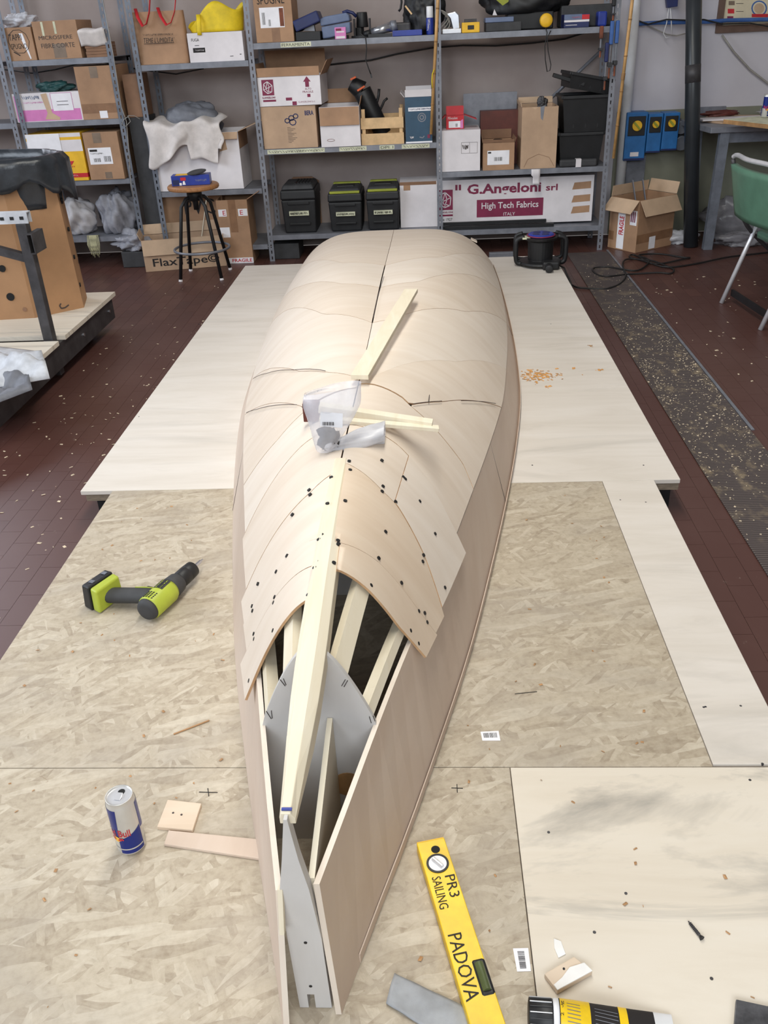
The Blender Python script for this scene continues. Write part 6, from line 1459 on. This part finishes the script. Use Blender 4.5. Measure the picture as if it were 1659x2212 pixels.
# plywood offcuts
def flat(l, h, name, mat, label, cat='offcut', z0=0.0, bev=.0012, par=None):
    o = MB().prism([P(*a, z=H+z0+h) for a in l][::-1], (0, 0, -h+.0006)).build(name, mat, par, bevel=bev)
    return tag(o, label, cat) if par is None else o
of = flat([(339, 1786), (416, 1793), (435, 1735), (362, 1727)], .009, 'plywood_offcut', 'ply_hull2', 'small square plywood offcut with two screw holes by the can')
for a in ((374, 1756), (392, 1760)): q = P(*a, z=H+.009); MB().cyl((q.x, q.y, H+.005), (q.x, q.y, H+.0096), .0022, n=10).build('screw_hole', 'pencil', of)
flat([(354, 1823), (563, 1855), (556, 1812), (364, 1793)], .007, 'plywood_offcut', 'ply_side', 'narrow plywood strip tucked against the left side of the hull')
# spirit level
zl = H+.024
La, Lb = P(904, 1826, z=zl), P(955, 1804, z=zl); Lc, Ld = P(1012, 2212, z=zl), P(1096, 2212, z=zl)
lv_d = ((Lc-La).normalized()+(Ld-Lb).normalized()).normalized(); lv_w = (Lb-La).length; lv_s = (Lb-La).normalized()
lv_s = (lv_s-lv_d*lv_s.dot(lv_d)).normalized(); lv_w = .052
A0 = (La+Lb)/2; A0.z = H
lv = thing('spirit_level', 'yellow spirit level with black handwriting lying on the near strand board', 'spirit level', A0, math.atan2(lv_d.y, lv_d.x)); ORG[lv.name] = Vector()
LW = lv_w/2; LL = .60; LH = .024
b = MB().box(0, LL, -LW, LW, .001, LH); b.build('body', 'yellow', lv, local=True, bevel=.0015)
MB().box(-.002, 0, -LW*.96, LW*.96, .002, LH-.001).build('end_cap', 'yellow_card', lv, local=True)
MB().cyl((.022, .004, LH-.004), (.022, .004, LH+.0006), .008, n=18).build('hang_hole', 'black_matte', lv, local=True)
vx = .052
b = MB(); b.lathe([(.0001, LH-.002), (.0200, LH-.002), (.0200, LH+.0016), (.0165, LH+.0018), (.0165, LH+.0008), (.0001, LH+.0008)], (vx, 0, 0), 28); b.build('vial_ring', 'black', lv, local=True)
MB().cyl((vx, 0, LH+.0008), (vx, 0, LH+.0013), .0160, n=28).build('vial_window', 'white_plastic', lv, local=True); MB().cyl((vx-.010, -.006, LH+.0022), (vx+.010, .006, LH+.0022), .0038, n=10).build('vial_tube', 'bright_metal', lv, local=True)
VX = .272
MB().box(VX-.028, VX+.028, -.001-LW*.0, LW+.0006, LH-.006, LH+.0010).build('vial_frame', 'black', lv, local=True, bevel=.003) if False else None
MB().box(VX-.032, VX+.030, .004, LW+.0006, LH-.010, LH+.0012).build('vial_frame', 'black', lv, local=True, bevel=.004); MB().cyl((VX-.024, .015, LH-.001), (VX+.022, .015, LH-.001), .0075, n=14).build('vial_tube', 'glass_vial', lv, local=True)
def lvt(s, x0, x1, y0, y1): lettering(s, (x0, y0, LH), (x1, y0, LH), (x0, y1, LH), 'ink', lv, off=.0006)
# text is read with the level's far end up: letters run along the bar
lettering('PR3', (.080, .005, LH), (.124, .003, LH), (.080, .023, LH), 'ink', lv, off=.0006); lettering('SAILING', (.078, -.018, LH), (.142, -.020, LH), (.078, -.002, LH), 'ink', lv, off=.0006); lettering('PADOVA', (.190, -.020, LH), (.304, -.022, LH), (.190, .003, LH), 'ink', lv, off=.0006)
# duct tape / felt strip
b = MB(); T = [P(*a, z=H+.004) for a in ((834, 2168), (852, 2104), (1030, 2178), (1060, 2290))]; T2 = P(1000, 2290, z=H+.004)
def dtf(u, v):
    p0 = T[0].lerp(P(985, 2262, z=H+.004), u); p1 = T[1].lerp(P(1050, 2196, z=H+.004), u); p_ = p0.lerp(p1, v)
    p_.z = H+.0035+.0018*(1+nz(u*5, v*3, 0, 3))*.5+.010*max(0, .12-u)*4*abs(math.sin(3*v)); return p_
b.grid(dtf, 24, 12); o = b.build('grey_felt_strip', 'duct', smooth=True, solid=.003); tag(o, 'crumpled grey tape strip beside the lower end of the spirit level', 'tape')
# adhesive tube
y_t = P(1150, 2166, z=H+.03).y-.020
tA_, tB_ = P(1141, 2190, y=y_t), P(1458, 2220, y=y_t-.006); xa, xb = tA_.x, tB_.x; Lt = xb-xa
gt2 = thing('adhesive_tube', 'black and yellow adhesive tube with black ribbed cap in the foreground', 'tube', (xa, y_t, H), math.radians(-4)); ORG[gt2.name] = Vector(); rT = .0275
b = MB(); b.lathe([(.020, 0), (.0255, .001), (.0265, .034), (.026, .036)], (0, 0, rT+.001), 30, axis='x'); cp_ = b.build('cap', 'black', gt2, local=True, smooth=True)
for k in range(9): a = math.radians(20+k*18); MB().obox((.002, -math.cos(a)*.0266, rT+.001+math.sin(a)*.0266), (.034, -math.cos(a)*.0268, rT+.001+math.sin(a)*.0268), .0012, .0012, up=(0, -math.cos(a), math.sin(a))).build('cap_rib', 'white_plastic' if k % 2 else 'charcoal', cp_, local=True)
b = MB(); b.lathe([(.026, .036), (.0272, .037), (.0272, .044), (.026, .045)], (0, 0, rT+.001), 30, axis='x'); b.build('collar', 'white_plastic', gt2, local=True, smooth=True)
def tubef(x0, x1, mat, name, off=0.0, t0=0, t1=1, nu=6):
    b = MB()
    def fn(u, v):
        x = x0+(x1-x0)*v; f = max(0, (x-.045)/(Lt-.045)); a = 2*math.pi*(t0+(t1-t0)*u)
        ry = .0270+.008*f; rz__ = .0270*(1-.86*f**1.3); return Vector((x, -math.cos(a)*(ry+off), max(rT*(1-.5*f)*(1)+.001-rT*.35*f+math.sin(a)*(rz__+off), .001)))
    b.grid(fn, 36 if t1-t0 == 1 else 12, nu, wrap=(t1-t0 == 1)); return b.build(name, mat, gt2, local=True, smooth=True)
tubef(.045, Lt*.46, 'ink', 'barrel', 0, 0, 1, 8); tubef(Lt*.46, Lt*.87, 'ink', 'barrel_end'); tubef(Lt*.87, Lt, 'white_plastic', 'crimp')
tubef(.046, .082, 'yellow', 'yellow_label', .0006, .05, .6); tubef(Lt*.36, Lt*.42, 'yellow', 'yellow_label', .0006, .05, .6); tubef(Lt*.62, Lt*.68, 'yellow', 'yellow_label', .0006, .05, .6)
for k in range(12):
    x0 = Lt*.26 if k < 6 else Lt*.45; t_ = .16+(k % 6)*.03; tubef(x0, x0+Lt*(.09 if k < 6 else .16), 'steel_grey', 'small_print', .0008, t_, t_+.006, 3)
lettering('290g', (.052, -.010, rT+.026), (.052, .012, rT+.0265), (.046, -.010, rT+.026), 'ink', gt2, off=.0012)
# steel plate, screw, filler block, stickers
o = flat([(1582, 2260), (1700, 2260), (1700, 2182), (1590, 2158)], .010, 'steel_plate', 'plate_steel', 'scuffed dark steel plate at the bottom right corner', 'plate')
q = P(1487, 1990, z=H+.004); q_ = P(1503, 2010, z=H+.004); dv = (q_-q).normalized()
sw = thing('loose_screw', 'single dark wood screw lying on the right foreground plywood', 'screw', q); ORG[sw.name] = q.copy()
MB().cyl(q, q+dv*.030, .0010, .0022, 10).build('shank', 'steel_dark', sw); MB().cyl(q+dv*.029, q+dv*.034, .0022, .0045, 12).build('head', 'black', sw)
for k in range(9): a = q+dv*(.004+.0026*k); MB().cyl(a, a+dv*.0009, .0026+.00005*k, n=10).build('thread', 'steel_dark', sw)
fb = flat([(1204, 2140), (1280, 2098), (1240, 2066), (1176, 2103)], .011, 'plywood_offcut', 'ply_hull2', 'plywood offcut half smeared with white filler in the foreground')
MB().prism([P(*a, z=H+.0112) for a in ((1204, 2140), (1280, 2098), (1262, 2080), (1230, 2090), (1214, 2112), (1196, 2128))][::-1], (0, 0, .0018)).build('filler_smear', 'filler', fb, bevel=.0008)
q = P(1218, 2093, z=H+.011); MB().cyl((q.x, q.y, H+.008), (q.x, q.y, H+.0118), .002, n=10).build('screw_hole', 'ink', fb)
o = MB().prism([P(*a, z=H+.0006) for a in ((1206, 2070), (1222, 2062), (1212, 2034), (1196, 2028), (1197, 2048))][::-1], (0, 0, .002)).build('filler_blob', 'filler', bevel=.0008); tag(o, 'white smear of filler on the foreground plywood', 'filler')
def sticker(l, label, vert):
    T = [P(*a, z=H+.0005) for a in l]; o = MB().prism(T[::-1], (0, 0, .0005)).build('barcode_label', 'paper'); tag(o, label, 'label')
    bl_, br_, tr_, tl_ = T
    b = MB(); r = random.Random(5)
    for i in range(16):
        u = .12+.76*i/16; 
        def pt(a, v): return bl_.lerp(br_, a).lerp(tl_.lerp(tr_, a), v)+Vector((0, 0, .0008))
        w_ = r.uniform(.012, .034)
        q4 = [pt(u, .3), pt(u+w_, .3), pt(u+w_, .82), pt(u, .82)] if not vert else [pt(.25, u), pt(.7, u), pt(.7, u+w_), pt(.25, u+w_)]
        b.add(q4, [(0, 1, 2, 3)])
    b.build('barcode', 'ink', o, fix=False)
sticker([(1042, 1600), (1081, 1600), (1077, 1579), (1038, 1581)], 'small barcode label on the middle strand board right of the hull', False)
sticker([(1117, 2099), (1147, 2098), (1141, 2048), (1108, 2049)], 'small barcode label on the near strand board beside the level', True)

# ================================================================== shavings and dust
def flakes(name, pts, mat, s0, s1, z, label, cat):
    b = MB(); r = random.Random(len(pts)+11)
    for x, y in pts:
        a = r.uniform(0, 6.28); l = r.uniform(s0, s1); w = l*r.uniform(.25, .7); h = r.uniform(.0006, .003)
        c_, s_ = math.cos(a), math.sin(a)
        def pt(u, v, k): return (x+u*c_-v*s_, y+u*s_+v*c_, z+k)
        b.add([pt(-l/2, -w/2, .0004), pt(l/2, -w/2, .0004), pt(l/2*.8, w/2, h), pt(-l/2, w/2, h*.6), pt(0, 0, h+.0006)], [(0, 1, 4), (1, 2, 4), (2, 3, 4), (3, 0, 4), (3, 2, 1, 0)])
    o = b.build(name, mat, fix=False); stuff(o); return tag(o, label, cat)
r = random.Random(21)
pts = []
while len(pts) < 520:
    x, y = r.uniform(-1.75, -1.2), r.uniform(1.7, 5.8)
    if r.random() < .35+.65*math.exp(-((y-3.4)/1.2)**2): pts.append((x, y))
flakes('wood_chips', pts[:170], 'chip', .005, .016, .0003, 'pale wood chips scattered on the red tiles left of the platform', 'wood chips')
pts = []
while len(pts) < 1300:
    x, y = r.uniform(.978, 1.25), r.uniform(1.3, 5.9)
    if r.random() < (.12+.88*math.exp(-((y-3.7)/.8)**2))*(.35+.65*min(1, abs(x-1.11)*6)): pts.append((x, y))
flakes('wood_chips', pts, 'chip', .003, .009, .0063, 'pale wood chips and dust covering the rubber runner', 'wood chips')
pts = [(r.uniform(1.32, 2.1), r.uniform(2.6, 5.6)) for _ in range(110)]
flakes('wood_chips', pts, 'chip', .005, .020, .0003, 'pale wood chips on the red tiles near the green chair', 'wood chips')
q = P(1160, 812, z=H); pts = [(q.x+r.gauss(0, .05), q.y+r.gauss(0, .035)) for _ in range(150)]+[(P(a, b2, z=H).x+r.gauss(0, .008), P(a, b2, z=H).y+r.gauss(0, .008)) for a, b2 in ((1275, 748), (1180, 835), (1300, 800), (1240, 795)) for _ in range(6)]
pts = [(x, y) for x, y in pts if x > CX+sec(y)[0]+.012]
flakes('plane_shavings', pts, 'chip_orange', .005, .018, H+.0003, 'orange plane shavings on the plywood right of the hull', 'shavings')
pts = [(r.uniform(-1.0, .5), r.uniform(.78, 2.45)) for _ in range(150)]; pts = [(x, y) for x, y in pts if abs(x-CX) > sec(y)[0]+.02]
flakes('sawdust_specks', pts, 'wood_strip', .003, .010, H+.0003, 'small brown splinters scattered over the strand boards', 'splinters')
o = MB().obox(P(375, 1586, z=H+.002), P(452, 1556, z=H+.002), .003, .002).build('splinter', 'wood_strip'); tag(o, 'long thin splinter on the middle strand board', 'splinter')
